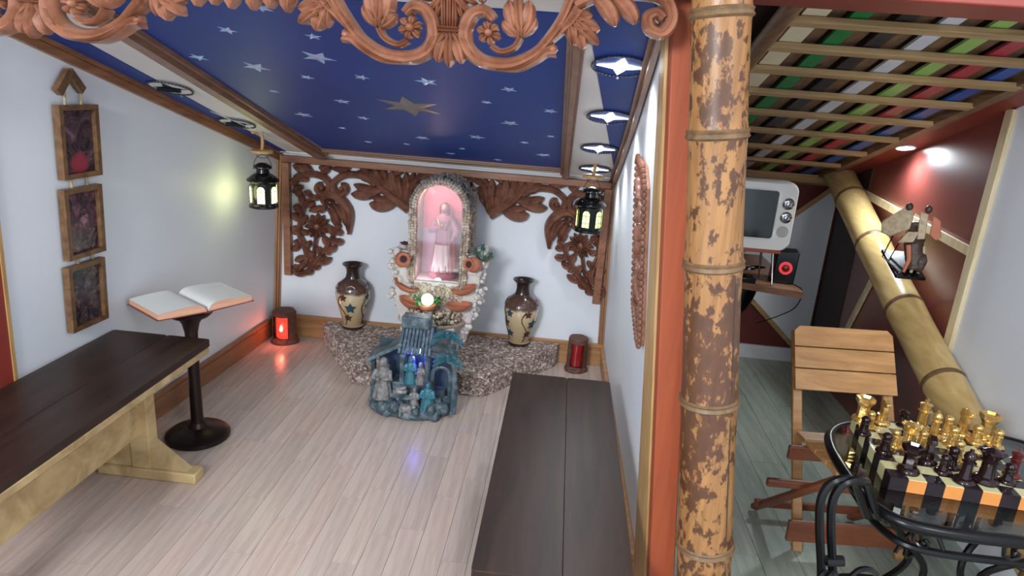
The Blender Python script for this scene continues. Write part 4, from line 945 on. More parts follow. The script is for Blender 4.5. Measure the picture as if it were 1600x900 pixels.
b = MB().ball((nx - .04, ny - .07, .125), (.04, .025, .018), 10, None, .1); b.tube([(nx - .062, ny - .078, .142), (nx - .022, ny - .078, .145)], [.010, .012], 8); b.ball((nx - .016, ny - .078, .150), .010, 8); nat.p('manger', b, 'palegrey', remesh=.004)
b = MB().ball((nx + .0, ny - .115, .058), (.042, .022, .024), 10); b.ball((nx + .04, ny - .122, .072), (.014, .012, .014), 8)
for sx_ in (-.025, .022):
    for sy_ in (-.012, .01): b.tube([(nx + sx_, ny - .118 + sy_, .055), (nx + sx_, ny - .118 + sy_, .02)], .006, 6)
nat.p('sheep', b, 'palegrey', remesh=.004)
nat.p('blue_lamp', MB().ball((nx + .028, ny + .03, .305), (.013, .008, .013), 10), emis('blue_white_led', (.55, .6, 1, 1), 9))
lamp('nativity_lamp', 'POINT', (nx + .02, ny + .0, .29), .4, (.08, .1, 1), shadow_soft_size=.01)

# ================================================================ vases
M['vasedark'] = plain('vase_dark_glaze', srgb(52, 38, 34), .18, .2, var=.2)
t = NT('vase_body_glaze'); tc = t.n('ShaderNodeTexCoord'); sx_ = t.n('ShaderNodeSeparateXYZ'); t.l(tc.outputs['Object'], sx_.inputs[0])
mm = t.n('ShaderNodeMath', operation='MULTIPLY_ADD'); nf = t.noise(t.coords(), 22, 2); t.l(nf, mm.inputs[0]); mm.inputs[1].default_value = .03; t.l(sx_.outputs[2], mm.inputs[2])
base = t.ramp(mm.outputs[0], [(.0, srgb(60, 46, 36)), (.03, srgb(160, 138, 102)), (.235, srgb(206, 186, 150)), (.25, srgb(92, 66, 58)), (.33, srgb(70, 50, 44))]); t.set(base, .16); t.b.inputs['Coat Weight'].default_value = .6; M['vasebody'] = t.m
M['vine'] = plain('vine_paint', srgb(62, 40, 34), .25); M['ivy'] = plain('ivy_teal_paint', srgb(44, 78, 84), .25, var=.2); M['ivyd'] = plain('brown_leaf_paint', srgb(84, 56, 42), .25)
VP = [(.056, 0), (.062, .006), (.062, .014), (.056, .02), (.060, .045), (.072, .09), (.088, .14), (.099, .19), (.101, .225), (.095, .255), (.078, .285), (.055, .302), (.044, .312)]
def vr(z):
    for (r0, z0), (r1, z1) in zip(VP, VP[1:]):
        if z0 <= z <= z1: return r0 + (r1 - r0) * (z - z0) / (z1 - z0)
    return .05
def vase(loc, label, seed, a0):
    random.seed(seed); t = thing('vase', label, 'vase', loc, group='tall painted vases flanking the shrine')
    mobj('body', MB().lathe(VP, 40), 'vasebody', t)
    mobj('neck', MB().lathe([(.046, .308), (.040, .322), (.037, .345), (.040, .368), (.052, .384), (.061, .392), (.061, .397), (.052, .394), (.034, .370), (.032, .33)], 36), 'vasedark', t)
    mobj('foot', MB().lathe([(.050, 0), (.060, .0005), (.064, .006), (.063, .014), (.057, .018), (.055, .0175)], 36), 'vasedark', t)
    S = lambda a, z, d=.001: ((vr(z) + d) * math.cos(a), (vr(z) + d) * math.sin(a), z)
    for j in range(4):
        a = a0 + j * 1.57; pts = [S(a + .25 * math.sin(k * .7 + j), .03 + .022 * k, .0015) for k in range(10)]; mobj('vine', MB().tube(pts, .0028, 5), 'vine', t)
        for q in range(3):
            aa = a + .25 * math.sin(q * 2.1 + j) ; zz = .06 + .065 * q; mobj('vine', MB().tube([S(aa, zz), S(aa + .12, zz + .018), S(aa + .3, zz + .022)], .0018, 5), 'vine', t)
            c = (aa + .36, zz + .02); n = 10; vs = []
            for k in range(n):
                rr = (.034 if k % 2 == 0 else .018) * (1.1 if q == 1 else .8); an = 2 * PI * k / n + .3; z_ = c[1] + rr * math.sin(an); A_ = c[0] + rr * math.cos(an) / vr(c[1]); vs.append((A_, z_))
            P = [S(u, v, .0016) for u, v in vs] + [S(u, v, .0004) for u, v in vs]; b = MB(); b.add(P + [S(c[0], c[1], .002)], [(i, (i + 1) % n, 2 * n) for i in range(n)] + [(i, i + n, (i + 1) % n + n, (i + 1) % n) for i in range(n)]); mobj('ivy_leaf', b, 'ivy' if (q + j) % 2 else 'ivyd', t)
    b = MB()
    for k in range(9):
        a = 2 * PI * k / 9; b.tube([S(a + .28 * math.cos(q), .262 + .018 * math.sin(q), .001) for q in [2 * PI * i / 12 for i in range(12)]], .0025, 5, closed=True)
    mobj('shoulder_band', b, 'ivyd', t, kind='stuff')
vase((-1.195, 3.775, PZ + .007), 'tall dark-necked vase painted with ivy, left of the shrine', 1, -2.0)
vase((-.185, 3.775, PZ + .007), 'tall dark-necked vase painted with ivy, right of the shrine', 2, -1.2)

# ================================================================ log candle holders
M['bark'] = plain('bark_brown', srgb(96, 62, 50), .7, var=.35, scale=30, bump=.8); M['redglass'] = plain('red_glass', srgb(150, 28, 30), .15, var=.2)
t = NT('red_lit_glass'); t.set((.5, .03, .02, 1), .2); t.b.inputs['Emission Color'].default_value = (1, .07, .04, 1); t.b.inputs['Emission Strength'].default_value = .55; M['redlit'] = t.m
def log(loc, r, h, lit, label):
    t = thing('log_candle_holder', label, 'candle holder', loc, group='log candle holders on the floor')
    random.seed(int(r * 1000)); n = 30; z_ = [0, .01, .03, h * .3, h * .5, h * .7, h * .88, h]; vs = []; fs = []
    op = lambda i: 19 <= i < 26   # opening faces the room
    rad = lambda i, z: r * (1 + .05 * math.cos(5 * i * .21) + .03 * math.sin(i * 1.3 + z * 30))
    rows = len(z_)
    for q in (1, .82):
        for z in z_:
            for i in range(n): a = 2 * PI * i / n; R0 = rad(i, z) * q * (1.12 if z < .02 else 1); vs.append((R0 * math.cos(a), R0 * math.sin(a), z))
    N = rows * n
    for j in range(rows - 1):
        for i in range(n):
            if op(i) and 2 <= j < 6: continue
            k = (i + 1) % n; fs.append((j * n + i, j * n + k, (j + 1) * n + k, (j + 1) * n + i)); fs.append((N + j * n + i, N + (j + 1) * n + i, N + (j + 1) * n + k, N + j * n + k))
    for i in range(n): k = (i + 1) % n; fs.append(((rows - 1) * n + i, (rows - 1) * n + k, N + (rows - 1) * n + k, N + (rows - 1) * n + i)); fs.append((i, N + i, N + k, k))
    b = MB(); b.add(vs, fs); mobj('log_shell', b, 'bark', t)
    mobj('lid', MB().lathe([(r * .85, h - .01), (r * 1.0, h - .004), (r * .9, h + .008), (0, h + .012)], 20, mod=lambda a, z: 1 + .04 * math.cos(5 * a)), 'bark', t)
    mobj('glass_jar', MB().lathe([(r * .62, .028), (r * .72, .035), (r * .72, h * .84), (r * .6, h * .86), (0, h * .86)], 20), 'redlit' if lit else 'redglass', t)
    mobj('base_slice', MB().lathe([(r * 1.15, 0), (r * 1.22, .006), (r * 1.12, .02), (r * .9, .024)], 24, mod=lambda a, z: 1 + .05 * math.cos(3 * a)), 'bark', t)
    if lit:
        mobj('flame', MB().lathe([(.003, 0), (.008, .008), (.007, .02), (.002, .036), (0, .04)], 10, (0, -r * .78, h * .42)), emis('flame', (1, .75, .45, 1), 12), t)
        lamp('candle_lamp', 'POINT', (loc[0], loc[1] - r * 1.3, loc[2] + h * .5), .3, (1, .12, .06), shadow_soft_size=.02)
log((-1.615, 3.765, 0), .068, .195, 1, 'bark log candle holder glowing red, in the left back corner')
log((.165, 3.775, 0), .058, .20, 0, 'bark log candle holder with unlit red glass, in the right back corner')

#@@RIGHT
# ================================================================ big bamboo pole
t = NT('mottled_bamboo'); co = t.coords((1, 1, .6)); f1 = t.noise(co, 46, 6, .64, .1); f2 = t.noise(t.coords((1, 1, .5)), 4, 2); f3 = t.noise(t.coords((40, 40, 1.2)), 2, 3)
ad = t.n('ShaderNodeMath', operation='MULTIPLY_ADD'); t.l(f2, ad.inputs[0]); ad.inputs[1].default_value = .75; t.l(f1, ad.inputs[2])
sz = t.n('ShaderNodeSeparateXYZ'); t.l(t.coords(), sz.inputs[0]); mr = t.n('ShaderNodeMapRange'); t.l(sz.outputs[2], mr.inputs[0])
for i_, v_ in ((1, 1.2), (2, 1.5), (3, .02), (4, -.06)): mr.inputs[i_].default_value = v_
a2 = t.n('ShaderNodeMath', operation='ADD'); t.l(ad.outputs[0], a2.inputs[0]); t.l(mr.outputs[0], a2.inputs[1]); ad = a2
mk = t.ramp(ad.outputs[0], [(.86, (0, 0, 0, 1)), (.91, (.85, .85, .85, 1))]); base = t.ramp(f3, [(.3, srgb(124, 84, 48)), (.7, srgb(156, 112, 66))]); brown = t.ramp(f1, [(.4, srgb(74, 40, 26)), (.7, srgb(52, 28, 20))])
t.set(t.mix(mk, base, brown), .38); t.bump(f3, .08, .002); M['bamboo'] = t.m
M['node'] = plain('bamboo_node', srgb(104, 78, 50), .5, var=.3, scale=40, bump=.3)
t = NT('plain_bamboo'); f3 = t.noise(t.coords((26, 1.5, 26)), 1, 2); t.set(t.ramp(f3, [(.3, srgb(176, 146, 92)), (.7, srgb(200, 172, 118))]), .26); M['bamboo2'] = t.m
bx = lambda z: .500 - .1235 * z
pole = W('bamboo_pole', 'thick mottled brown and yellow bamboo pole standing in front of the orange post', 'pole', (bx(0), 1.5, 0))
nodes = [0, .12, .535, .926, 1.254, 1.534, 1.769, 1.98]
br = lambda z: .069 - .0105 * z / 1.8
for z0, z1 in zip(nodes, nodes[1:]):
    n = 10; pts = [(bx(z0 + (z1 - z0) * k / n), 1.5, z0 + (z1 - z0) * k / n) for k in range(n + 1)]
    pole.p('bamboo_segment', MB().tube(pts, [br(p[2]) + .003 * (abs(2 * k / n - 1) ** 6) for k, p in enumerate(pts)], 40), 'bamboo')
for z in nodes[1:-1]:
    b = MB().tube([(bx(z + d), 1.5, z + d) for d in (-.014, -.008, 0, .005, .010)], [br(z) + q for q in (.001, .0075, .004, .0065, .001)], 40); pole.p('node_ring', b, 'node')
for z0, z1 in ((.14, .52), (.55, .91), (.94, 1.24)):
    pole.p('crack', MB().tube([(bx(z) + br(z) * .62, 1.5 - br(z) * .79, z) for z in (z0, (z0 + z1) / 2, z1)], .0018, 5), 'darkbrown')
# leaning bamboo against the side wall
P0, P1 = Vector((1.575, 4.12, 1.245)), Vector((1.575, 1.30, .088)); dv = (P1 - P0)
ln = W('leaning_bamboo', 'pale yellow bamboo pole slanting down along the dark red side wall', 'pole', tuple(P1))
ts = [0, .09, .22, .38, .53, .66, .80, .93, 1.0]
kk = lambda t_: P0 + dv * t_ + Vector((0, 0, -.05 * math.sin(PI * t_)))
for a, c in zip(ts, ts[1:]): ln.p('bamboo_segment', MB().tube([kk(a + (c - a) * k / 6) for k in range(7)], [.081, .079, .078, .078, .078, .079, .081], 28), 'bamboo2')
for a in ts[1:-1]:
    ln.p('node_ring', MB().tube([kk(a + d) for d in (-.006, -.002, .001, .005)], [.079, .0845, .083, .079], 28), 'node')

# ================================================================ desk, television, speakers
DZ = .70
desk = W('desk', 'brown wooden desk top on a dark curved support behind the bamboo pole', 'desk', (.85, 3.8, 0))
dk = [(.46, 3.66), (1.255, 3.41), (1.255, 4.22), (.46, 4.22)]
desk.p('desk_top', MB().slab([(a, c, DZ) for a, c in dk], (0, 0, -1), .036), wood('desk_walnut', srgb(112, 76, 56), srgb(146, 104, 78), .3, (3, 20, 20)), smooth=False, bevel=.002)
b = MB().tube(crom([(1.06, 3.86, .66), (1.06, 3.82, .60), (1.02, 3.82, .50), (.92, 3.84, .42), (.80, 3.86, .40)]), .085, 14); desk.p('support', b, 'black')
desk.p('side_panel', MB().bb(.55, .80, 3.70, 4.15, 0, DZ - .037), 'black', bevel=.004)
M['tvwhite'] = plain('tv_white_plastic', srgb(236, 238, 236), .25, var=.02); M['screen'] = plain('tv_dark_screen', srgb(44, 54, 56), .08, var=.1)
tv = W('television', 'white retro television with two chrome dials on thin legs on the desk', 'television', (.915, 3.6, DZ))
def rr(x0, x1, z0, z1, r, y, n=7): return [(p[0], y, p[1]) for p in rounded(x0, x1, z0, z1, r, n)]
b = MB(); secs = [rr(.685, 1.150, .895, 1.228, .05, 3.455), rr(.675, 1.160, .885, 1.238, .055, 3.475), rr(.675, 1.160, .885, 1.238, .055, 3.56), rr(.73, 1.105, .92, 1.205, .05, 3.70)]
n = len(secs[0]); vs = [p for s_ in secs for p in s_]; b.add(vs, [tuple(range(n)), tuple(range(4 * n - 1, 3 * n - 1, -1))] + [(j * n + i, j * n + (i + 1) % n, (j + 1) * n + (i + 1) % n, (j + 1) * n + i) for j in range(3) for i in range(n)])
tv.p('casing', b, 'tvwhite')
tv.p('screen', MB().slab(rr(.715, 1.062, .948, 1.195, .02, 3.448), (0, 1, 0), .008), 'screen', smooth=False)
b = MB(); q = rr(.715, 1.062, .948, 1.195, .02, 3.450); b.tube(q, .004, 6, closed=True); tv.p('screen_bezel', b, 'tvwhite')
for zz in (1.132, 1.064):
    o = tv.p('dial', MB().lathe([(.029, 0), (.029, .006), (.022, .010), (.014, .012), (.012, .022), (0, .023)], 28, (1.112, 3.456, zz), Euler((PI / 2, 0, 0)).to_matrix()), 'chrome')
    sub(o, 'dial_grip', MB().box((1.112, 3.432, zz), (.006, .008, .036), Euler((0, .4, 0)).to_matrix()), 'silverdark', off=tv.loc)
tv.p('speaker_grille', MB().lathe([(.030, 0), (.030, .002), (0, .002)], 28, (1.108, 3.4555, .99), Euler((PI / 2, 0, 0)).to_matrix()), plain('grille_grey', srgb(190, 194, 192), .5, bump=.6, scale=300))
tv.p('base_strip', MB().bb(.71, 1.125, 3.47, 3.56, .872, .888), plain('tv_red_base', srgb(168, 74, 56), .4), bevel=.003)
for xx, yy, ox, oy in ((1.09, 3.49, .02, -.02), (.75, 3.49, -.02, -.02), (1.07, 3.62, .02, .03), (.77, 3.62, -.02, .03)):
    tv.p('leg', MB().tube([(xx, yy, .89), (xx + ox, yy + oy, DZ + .006), (xx + ox, yy + oy, DZ)], [.008, .004, .009], 10), 'chrome')
def speaker(loc, label):
    t = thing('desk_speaker', label, 'speaker', loc, (0, 0, -.12), group='black speakers with red glowing rings on the desk')
    b = MB(); b.hexa([(-.06, -.06, 0), (.052, -.06, 0), (.052, .06, 0), (-.06, .06, 0), (-.05, -.045, .17), (.06, -.05, .175), (.06, .05, .175), (-.05, .05, .17)])
    mobj('cabinet', b, 'black', t, bevel=.006)
    R = Euler((PI / 2 - .08, 0, 0)).to_matrix()
    mobj('glow_ring', MB().lathe([(.018, 0), (.034, 0), (.034, .004), (.018, .004)], 28, (0, -.055, .085), R), emis('red_ring_glow', (1, .06, .08, 1), .35, (.3, .01, .01, 1)), t)
    mobj('cone', MB().lathe([(.0, .010), (.010, .009), (.020, .003), (.018, 0)], 24, (0, -.056, .085), R), plain('red_cone', srgb(120, 24, 26), .3), t)
    return t
speaker((1.195, 3.60, DZ), 'black desk speaker with red ring, right of the television leg')
speaker((.715, 3.78, DZ), 'black desk speaker with red ring, between the orange post and bamboo pole')
single('set_top_box', 'small flat black box lying on the desk under the television', 'device', MB().bb(.93, 1.035, 3.49, 3.58, DZ, DZ + .028), 'black', (.98, 3.53, DZ), bevel=.005)
bpy.data.objects['set_top_box']
cab = MB()
for k in range(4): cab.tube(crom([(.93, 3.66 + .01 * k, .712), (.99, 3.63, .735 + .008 * k), (1.05, 3.64, .76 - .004 * k), (1.12, 3.66, .752)]), .0035, 6)
cab.tube(crom([(1.16, 3.66, .71), (1.23, 3.50, .712), (1.265, 3.46, .69), (1.25, 3.47, .60), (1.20, 3.55, .52), (1.14, 3.7, .42)]), .003, 6)
single('cables', 'black cables trailing across the desk and hanging over its right edge', 'cable', cab, 'black', (1.05, 3.6, .71), kind='stuff')
fan = W('white_wall_fan', 'small white wall device with ring and loose wires, behind the orange post', 'device', (.60, 3.2, 1.15))
b = MB().bb(.47, .585, 3.27, 3.33, 1.16, 1.23); fan.p('housing', b, 'tvwhite', bevel=.012)
fan.p('ring', MB().tube([(.555 + .055 * math.cos(q), 3.265, 1.235 + .055 * math.sin(q)) for q in [2 * PI * k / 24 for k in range(24)]], .008, 8, closed=True), 'tvwhite')
fan.p('hub', MB().lathe([(.02, 0), (.02, .01), (0, .014)], 16, (.555, 3.27, 1.235), Euler((PI / 2, 0, 0)).to_matrix()), 'silverdark')
b = MB().tube(crom([(.55, 3.26, 1.30), (.60, 3.25, 1.28), (.61, 3.25, 1.22), (.59, 3.26, 1.17), (.615, 3.26, 1.20)]), .003, 6); fan.p('wire', b, 'paint_white')
b = MB().tube(crom([(.58, 3.25, 1.29), (.595, 3.24, 1.25), (.60, 3.25, 1.19)]), .004, 6); fan.p('wire', b, 'paint_green', label='green wire')
b = MB().tube(crom([(.54, 3.27, 1.30), (.52, 3.27, 1.40), (.52, 3.27, 1.475)]), .003, 6); fan.p('hanging_cord', b, 'paint_white')

# ================================================================ soffit downlight
sd = thing('soffit_downlight', 'round lit downlight in the dark red soffit above the leaning bamboo', 'ceiling light', tuple(lp(1.602, 3.45, .0)))
R = Vector((0, -.296, -.955)).to_track_quat('Z', 'Y').to_matrix()
mobj('trim_ring', MB().tube([R @ Vector((.041 * math.cos(q), .041 * math.sin(q), .002)) for q in [2 * PI * k / 32 for k in range(32)]], .005, 8, closed=True), 'paint_white', sd)
mobj('lens', MB().lathe([(.036, .001), (.036, .004), (0, .004)], 28, (0, 0, 0), R), emis('downlight_lens', (.95, .98, 1, 1), 25), sd)
lamp('soffit_lamp', 'SPOT', tuple(lp(1.58, 3.45, .025)), 16, (.82, .93, 1), (1.60, 3.1, .2), spot_size=2.9, spot_blend=1, shadow_soft_size=.04)

# ================================================================ sculpture on the leaning bamboo
M['leafwood'] = plain('pale_carved_wood', srgb(176, 158, 130), .5, var=.25, scale=50, bump=.4); M['darkwood'] = plain('dark_carved_wood', srgb(70, 54, 46), .5, var=.3, scale=50, bump=.4)
sc = W('wooden_figure_sculpture', 'small wooden sculpture with roof-like wings on a black plinth fixed to the leaning bamboo', 'sculpture', (1.50, 3.02, .95))
R = Euler((.39, 0, 0)).to_matrix()
sc.p('plinth', MB().box((1.52, 3.05, .962), (.125, .20, .014), R), 'black', bevel=.003)
b = MB().tube([(1.54, 2.99, .955), (1.53, 3.02, 1.06), (1.52, 3.03, 1.16)], [.03, .04, .026], 10); b.ball((1.52, 3.01, 1.10), (.045, .04, .045), 9, None, .15); b.ball((1.555, 2.98, .99), (.022, .03, .045), 8, None, .15); sc.p('body', b, 'darkwood', remesh=.005)
def wing(P, d, mt='leafwood'):
    n = (Vector(P[1]) - Vector(P[0])).cross(Vector(P[2]) - Vector(P[0])).normalized(); c = sum((Vector(p) for p in P), Vector()) / len(P)
    sc.p('wing', MB().slab(P, n, d), mt, bevel=.004)
wing([(1.465, 3.03, 1.222), (1.49, 3.0, 1.205), (1.475, 2.98, 1.135), (1.42, 3.02, 1.09), (1.395, 3.05, 1.10), (1.392, 3.06, 1.145)], .014)
wing([(1.50, 2.97, 1.21), (1.53, 2.96, 1.205), (1.535, 2.95, 1.10), (1.505, 2.955, 1.095)], .014)
wing([(1.545, 2.95, 1.20), (1.575, 2.94, 1.185), (1.585, 2.93, 1.12), (1.57, 2.93, 1.10), (1.545, 2.94, 1.12)], .012, 'clay')
wing([(1.47, 2.98, 1.12), (1.51, 2.96, 1.13), (1.49, 2.95, 1.085), (1.44, 2.98, 1.07)], .010)
for x_, y_ in ((1.475, 3.02), (1.535, 2.98)): sc.p('head', MB().ball((x_, y_, 1.222), (.015, .015, .018), 9), 'darkwood')
for x0, x1 in ((1.44, 1.455), (1.48, 1.49)): sc.p('rod', MB().tube([(x0, 3.03, 1.09), (x1 - .015, 3.08, .985), (x1 + .02, 2.98, .945)], .003, 6), 'iron')
for x_, m_ in ((1.50, 'clay'), (1.53, 'leafwood'), (1.56, 'leafwood')): sc.p('limb', MB().tube([(x_, 3.0, 1.06), (x_ + .005, 2.98, 1.0), (x_ - .005, 2.98, .945)], [.011, .009, .006], 8), m_)

# ================================================================ folding chair
M['chairwood'] = wood('honey_chair_wood', srgb(158, 112, 66), srgb(196, 148, 94), .35, (3, 18, 18), bump=.08)
M['chairdark'] = wood('reddish_chair_wood', srgb(108, 58, 38), srgb(140, 82, 54), .35, (3, 14, 14), bump=.08)
ch = W('folding_chair', 'honey-brown wooden folding chair with a three-board back, facing the chess table', 'chair', (1.14, 2.35, 0))
TL, TR = Vector((.936, 2.57, .79)), Vector((1.318, 2.60, .793)); BL, BR = Vector((.940, 2.44, .575)), Vector((1.330, 2.47, .575))
upn = (TL - BL).normalized(); rt = (TR - TL).normalized(); nr = rt.cross(upn)
for k in range(3):
    a0, a1 = k / 3 + .008, (k + 1) / 3 - .008
    p = [BL + (TL - BL) * a0, BR + (TR - BR) * a0, BR + (TR - BR) * a1, BL + (TL - BL) * a1]
    if k == 2: # rounded top corners
        p = [p[0], p[1], p[2] - upn * .02, p[2] - rt * .02, p[3] + rt * .02, p[3] - upn * .02]
    ch.p('back_board', MB().slab(p, -nr if nr.y < 0 else nr, .018), 'chairwood', smooth=False, bevel=.002)
FL, FR_ = Vector((.995, 2.235, 0)), Vector((1.38, 2.26, 0))
for T_, F_ in ((TL, FL), (TR, FR_)):
    s_ = 1 if T_ is TL else -1; a = T_ + rt * s_ * .022 + nr * 0; a = T_ + rt * s_ * .022 + Vector((0, .026, -.03)); ch.p('upright', MB().bar(a, F_ + Vector((0, 0, .0)) + Vector((0, .02, 0)), .036, .022, (0, 1, 0)), 'chairwood', bevel=.004)
SL = [(.955, 2.39, .43), (1.345, 2.42, .43), (1.345, 2.10, .435), (1.0, 2.10, .435)]
for k in range(4):
    a, c = k / 4 + .01, (k + 1) / 4 - .01; A = [Vector(q) for q in SL]
    p = [A[0] + (A[3] - A[0]) * a, A[1] + (A[2] - A[1]) * a, A[1] + (A[2] - A[1]) * c, A[0] + (A[3] - A[0]) * c]; ch.p('seat_board', MB().slab(p, (0, 0, -1), .018), 'chairwood', smooth=False, bevel=.002)
for xx in (.925, 1.31):
    ch.p('rear_leg', MB().bar((xx + .10, 2.12, .40), (xx - .03, 2.50, .012), .034, .022, (0, 1, 0)), 'chairdark', bevel=.006)
ch.p('foot_board', MB().bar((.935, 2.235, .10), (1.42, 2.26, .105), .018, .085, (0, 0, 1)), 'chairdark', bevel=.004)
ch.p('cross_bar', MB().bar((.84, 2.27, .27), (1.36, 2.30, .265), .022, .032, (0, 0, 1)), 'chairdark', bevel=.006)
ch.p('seat_rail', MB().bar((.905, 2.30, .385), (1.35, 2.33, .385), .020, .055, (0, 0, 1)), 'chairdark', bevel=.006)
ch.p('rear_stretcher', MB().bar((.88, 2.46, .06), (1.30, 2.48, .06), .02, .03, (0, 0, 1)), 'chairdark', bevel=.004)

# ================================================================ wrought-iron table with glass top
TZ = .608
tb = W('glass_table', 'oval black wrought-iron table with a clear glass top carrying the chess board', 'table', (1.28, 1.86, 0))
rim = crom([(1.226, 1.556), (1.042, 1.56), (.935, 1.59), (.890, 1.68), (.884, 1.80), (.895, 1.95), (.935, 2.06), (1.03, 2.13), (1.25, 2.16), (1.50, 2.14), (1.60, 2.06), (1.63, 1.90), (1.62, 1.70), (1.54, 1.59), (1.40, 1.56), (1.226, 1.556)], 5)[:-1]
tb.p('rim', MB().tube([(a, c, TZ - .012) for a, c in rim], .017, 10, closed=True), 'iron')
tb.p('glass_top', MB().slab([(a, c, TZ) for a, c in rim], (0, 0, -1), .007), glass('table_glass', (.86, .92, .9, 1), .1), smooth=False)
cxt, cyt = 1.26, 1.86
tb.p('lower_ring', MB().tube([(cxt + (a - cxt) * .82, cyt + (c - cyt) * .82, TZ - .11) for a, c in rim], .011, 8, closed=True), 'iron')
for k in range(10):
    i = int(k * len(rim) / 10); a, c = rim[i]; x0, y0 = cxt + (a - cxt) * .93, cyt + (c - cyt) * .93
    d = Vector((a - cxt, c - cyt, 0)).normalized(); s_ = Vector((-d.y, d.x, 0))
    pts = [Vector((x0, y0, TZ - .06)) + s_ * (.045 * (1 - q / 9) * math.cos(q * .9)) + Vector((0, 0, .045 * (1 - q / 9) * math.sin(q * .9))) for q in range(10)]
    tb.p('apron_scroll', MB().tube(pts, .0055, 6), 'iron')
for k, an in enumerate((-2.55, -.6, .6, 2.55)):
    ex, ey = math.cos(an), math.sin(an); R0 = .26
    pts = crom([(cxt + ex * .30, cyt + ey * .24, TZ - .03), (cxt + ex * .26, cyt + ey * .2, .45), (cxt + ex * .10, cyt + ey * .08, .30), (cxt + ex * .16, cyt + ey * .13, .15), (cxt + ex * .30, cyt + ey * .24, .012)], 6)
    tb.p('leg', MB().tube(pts, .011, 8), 'iron')
    c0 = Vector((cxt + ex * .2, cyt + ey * .16, .40)); pts = [c0 + Vector((ex * .07 * (1 - q / 13) * math.cos(q * .7), ey * .06 * (1 - q / 13) * math.cos(q * .7), .07 * (1 - q / 13) * math.sin(q * .7))) for q in range(13)]
    tb.p('leg_scroll', MB().tube(pts, .006, 6), 'iron')
for a, c in (((.92, 1.80), (1.60, 1.92)), ((1.05, 1.60), (1.42, 2.12)), ((1.45, 1.60), (1.05, 2.12))):
    tb.p('cross_bar', MB().tube([(a[0], a[1], TZ - .03), (c[0], c[1], TZ - .03)], .008, 8), 'iron')
tb.p('hub_ring', MB().tube([(cxt + .07 * math.cos(q), cyt + .06 * math.sin(q), TZ - .035) for q in [2 * PI * k / 20 for k in range(20)]], .007, 8, closed=True), 'iron')

# ================================================================ wrought-iron chair in the foreground
ic = W('iron_chair', 'black wrought-iron chair with doubled tube arms tucked against the glass table', 'chair', (.80, 1.50, 0))
for dx in (0, .027):
    pts = crom([(.775 + dx, 1.45, .0), (.745 + dx, 1.45, .30), (.710 + dx, 1.45, .509), (.680 + dx, 1.45, .64), (.668 + dx, 1.45, .715), (.678 + dx, 1.452, .757), (.705 + dx, 1.46, .772), (.74 + dx, 1.475, .765), (.775 + dx, 1.53, .73), (.82 + dx, 1.575, .66), (.865 + dx, 1.61, .59)], 5)
    ic.p('arm_tube', MB().tube(pts, .0105, 8), 'iron')
    pts = crom([(.69 + dx * .7, 1.30, .0), (.665 + dx * .7, 1.30, .35), (.655 + dx * .7, 1.33, .50), (.66 + dx * .7, 1.36, .555), (.69 + dx * .7, 1.39, .565), (.72 + dx * .7, 1.43, .48)], 5)
    ic.p('front_hoop', MB().tube(pts, .008, 8), 'iron')
ic.p('tube_clip', MB().tube([(.712, 1.449, .555), (.752, 1.449, .560)], .013, 8), 'iron')
ic.p('seat_ring', MB().tube([(.90 + .20 * math.cos(q), 1.42 + .19 * math.sin(q), .40) for q in [2 * PI * k / 30 for k in range(30)]], .010, 8, closed=True), 'iron')
for k in range(7):
    q = -1.2 + k * .4; ic.p('seat_bar', MB().tube([(.90 + .2 * math.sin(q) , 1.42 - .19 * math.cos(q), .40), (.90 + .2 * math.sin(q), 1.42 + .19 * math.cos(q), .40)], .006, 6), 'iron')
pts = crom([(.745, 1.45, .44), (.80, 1.47, .52), (.86, 1.50, .50), (.88, 1.52, .44), (.84, 1.51, .41)], 6); ic.p('scroll', MB().tube(pts, .007, 6), 'iron')

# ================================================================ chess board and pieces
M['sqlight'] = plain('board_pale_square', srgb(206, 198, 150), .12, var=.04, scale=20); M['sqdark'] = plain('board_dark_square', srgb(38, 30, 34), .10, var=.1)
M['sqedge'] = plain('board_orange_edge', srgb(206, 134, 70), .15, var=.06)
BO = Vector((.962, 1.722, 0)); ya = -.10; ex = Vector((math.cos(ya), math.sin(ya), 0)); ey = Vector((-math.sin(ya), math.cos(ya), 0)); SQ = .0465; SY = .0455; BT = .648
brd = thing('chess_board', 'thick lacquered chess board with pale and black squares and orange edges on the glass table', 'chess board', (BO.x, BO.y, TZ + .0005), (0, 0, ya))
mobj('core', MB().bb(.001, 8 * SQ - .001, .001, 8 * SY - .001, 0, BT - TZ - .003), 'sqdark', brd, smooth=False)
for i in range(8):
    for nm, x0, x1, y0, y1 in (('edge_block', i * SQ, (i + 1) * SQ, -.001, .004), ('edge_block', -.001, .004, i * SY, (i + 1) * SY)):
        mobj(nm, MB().bb(x0 + .0003, x1 - .0003, y0, y1 - .0003, .0005, BT - TZ - .0025), ('sqedge' if i % 2 else 'sqdark') if y0 < 0 and x1 - x0 > .02 and y1 < .01 else ('sqlight' if i % 2 else 'sqdark'), brd, smooth=False)
sqm = {}
for i in range(8):
    for j in range(8):
        lt = (i + j) % 2 == 1
        if lt not in sqm: o = mobj('square', MB().bb(.0003, SQ - .0003, .0003, SY - .0003, -.003, 0), 'sqlight' if lt else 'sqdark', brd, smooth=False); sqm[lt] = o
        else: o = sqm[lt].copy(); COL.objects.link(o)
        o.location = (i * SQ, j * SY, BT - TZ - .0005)
t = NT('gold_lacquer'); f_ = t.noise(t.coords(), 60, 2); t.set(t.ramp(f_, [(.3, srgb(206, 160, 84)), (.7, srgb(236, 200, 128))]), .16, .75); M['cgold'] = t.m
M['cdark'] = plain('dark_red_lacquer', srgb(34, 18, 18), .10, var=.2, scale=60); M['cred'] = plain('oxblood_lacquer', srgb(84, 28, 26), .14, var=.15)
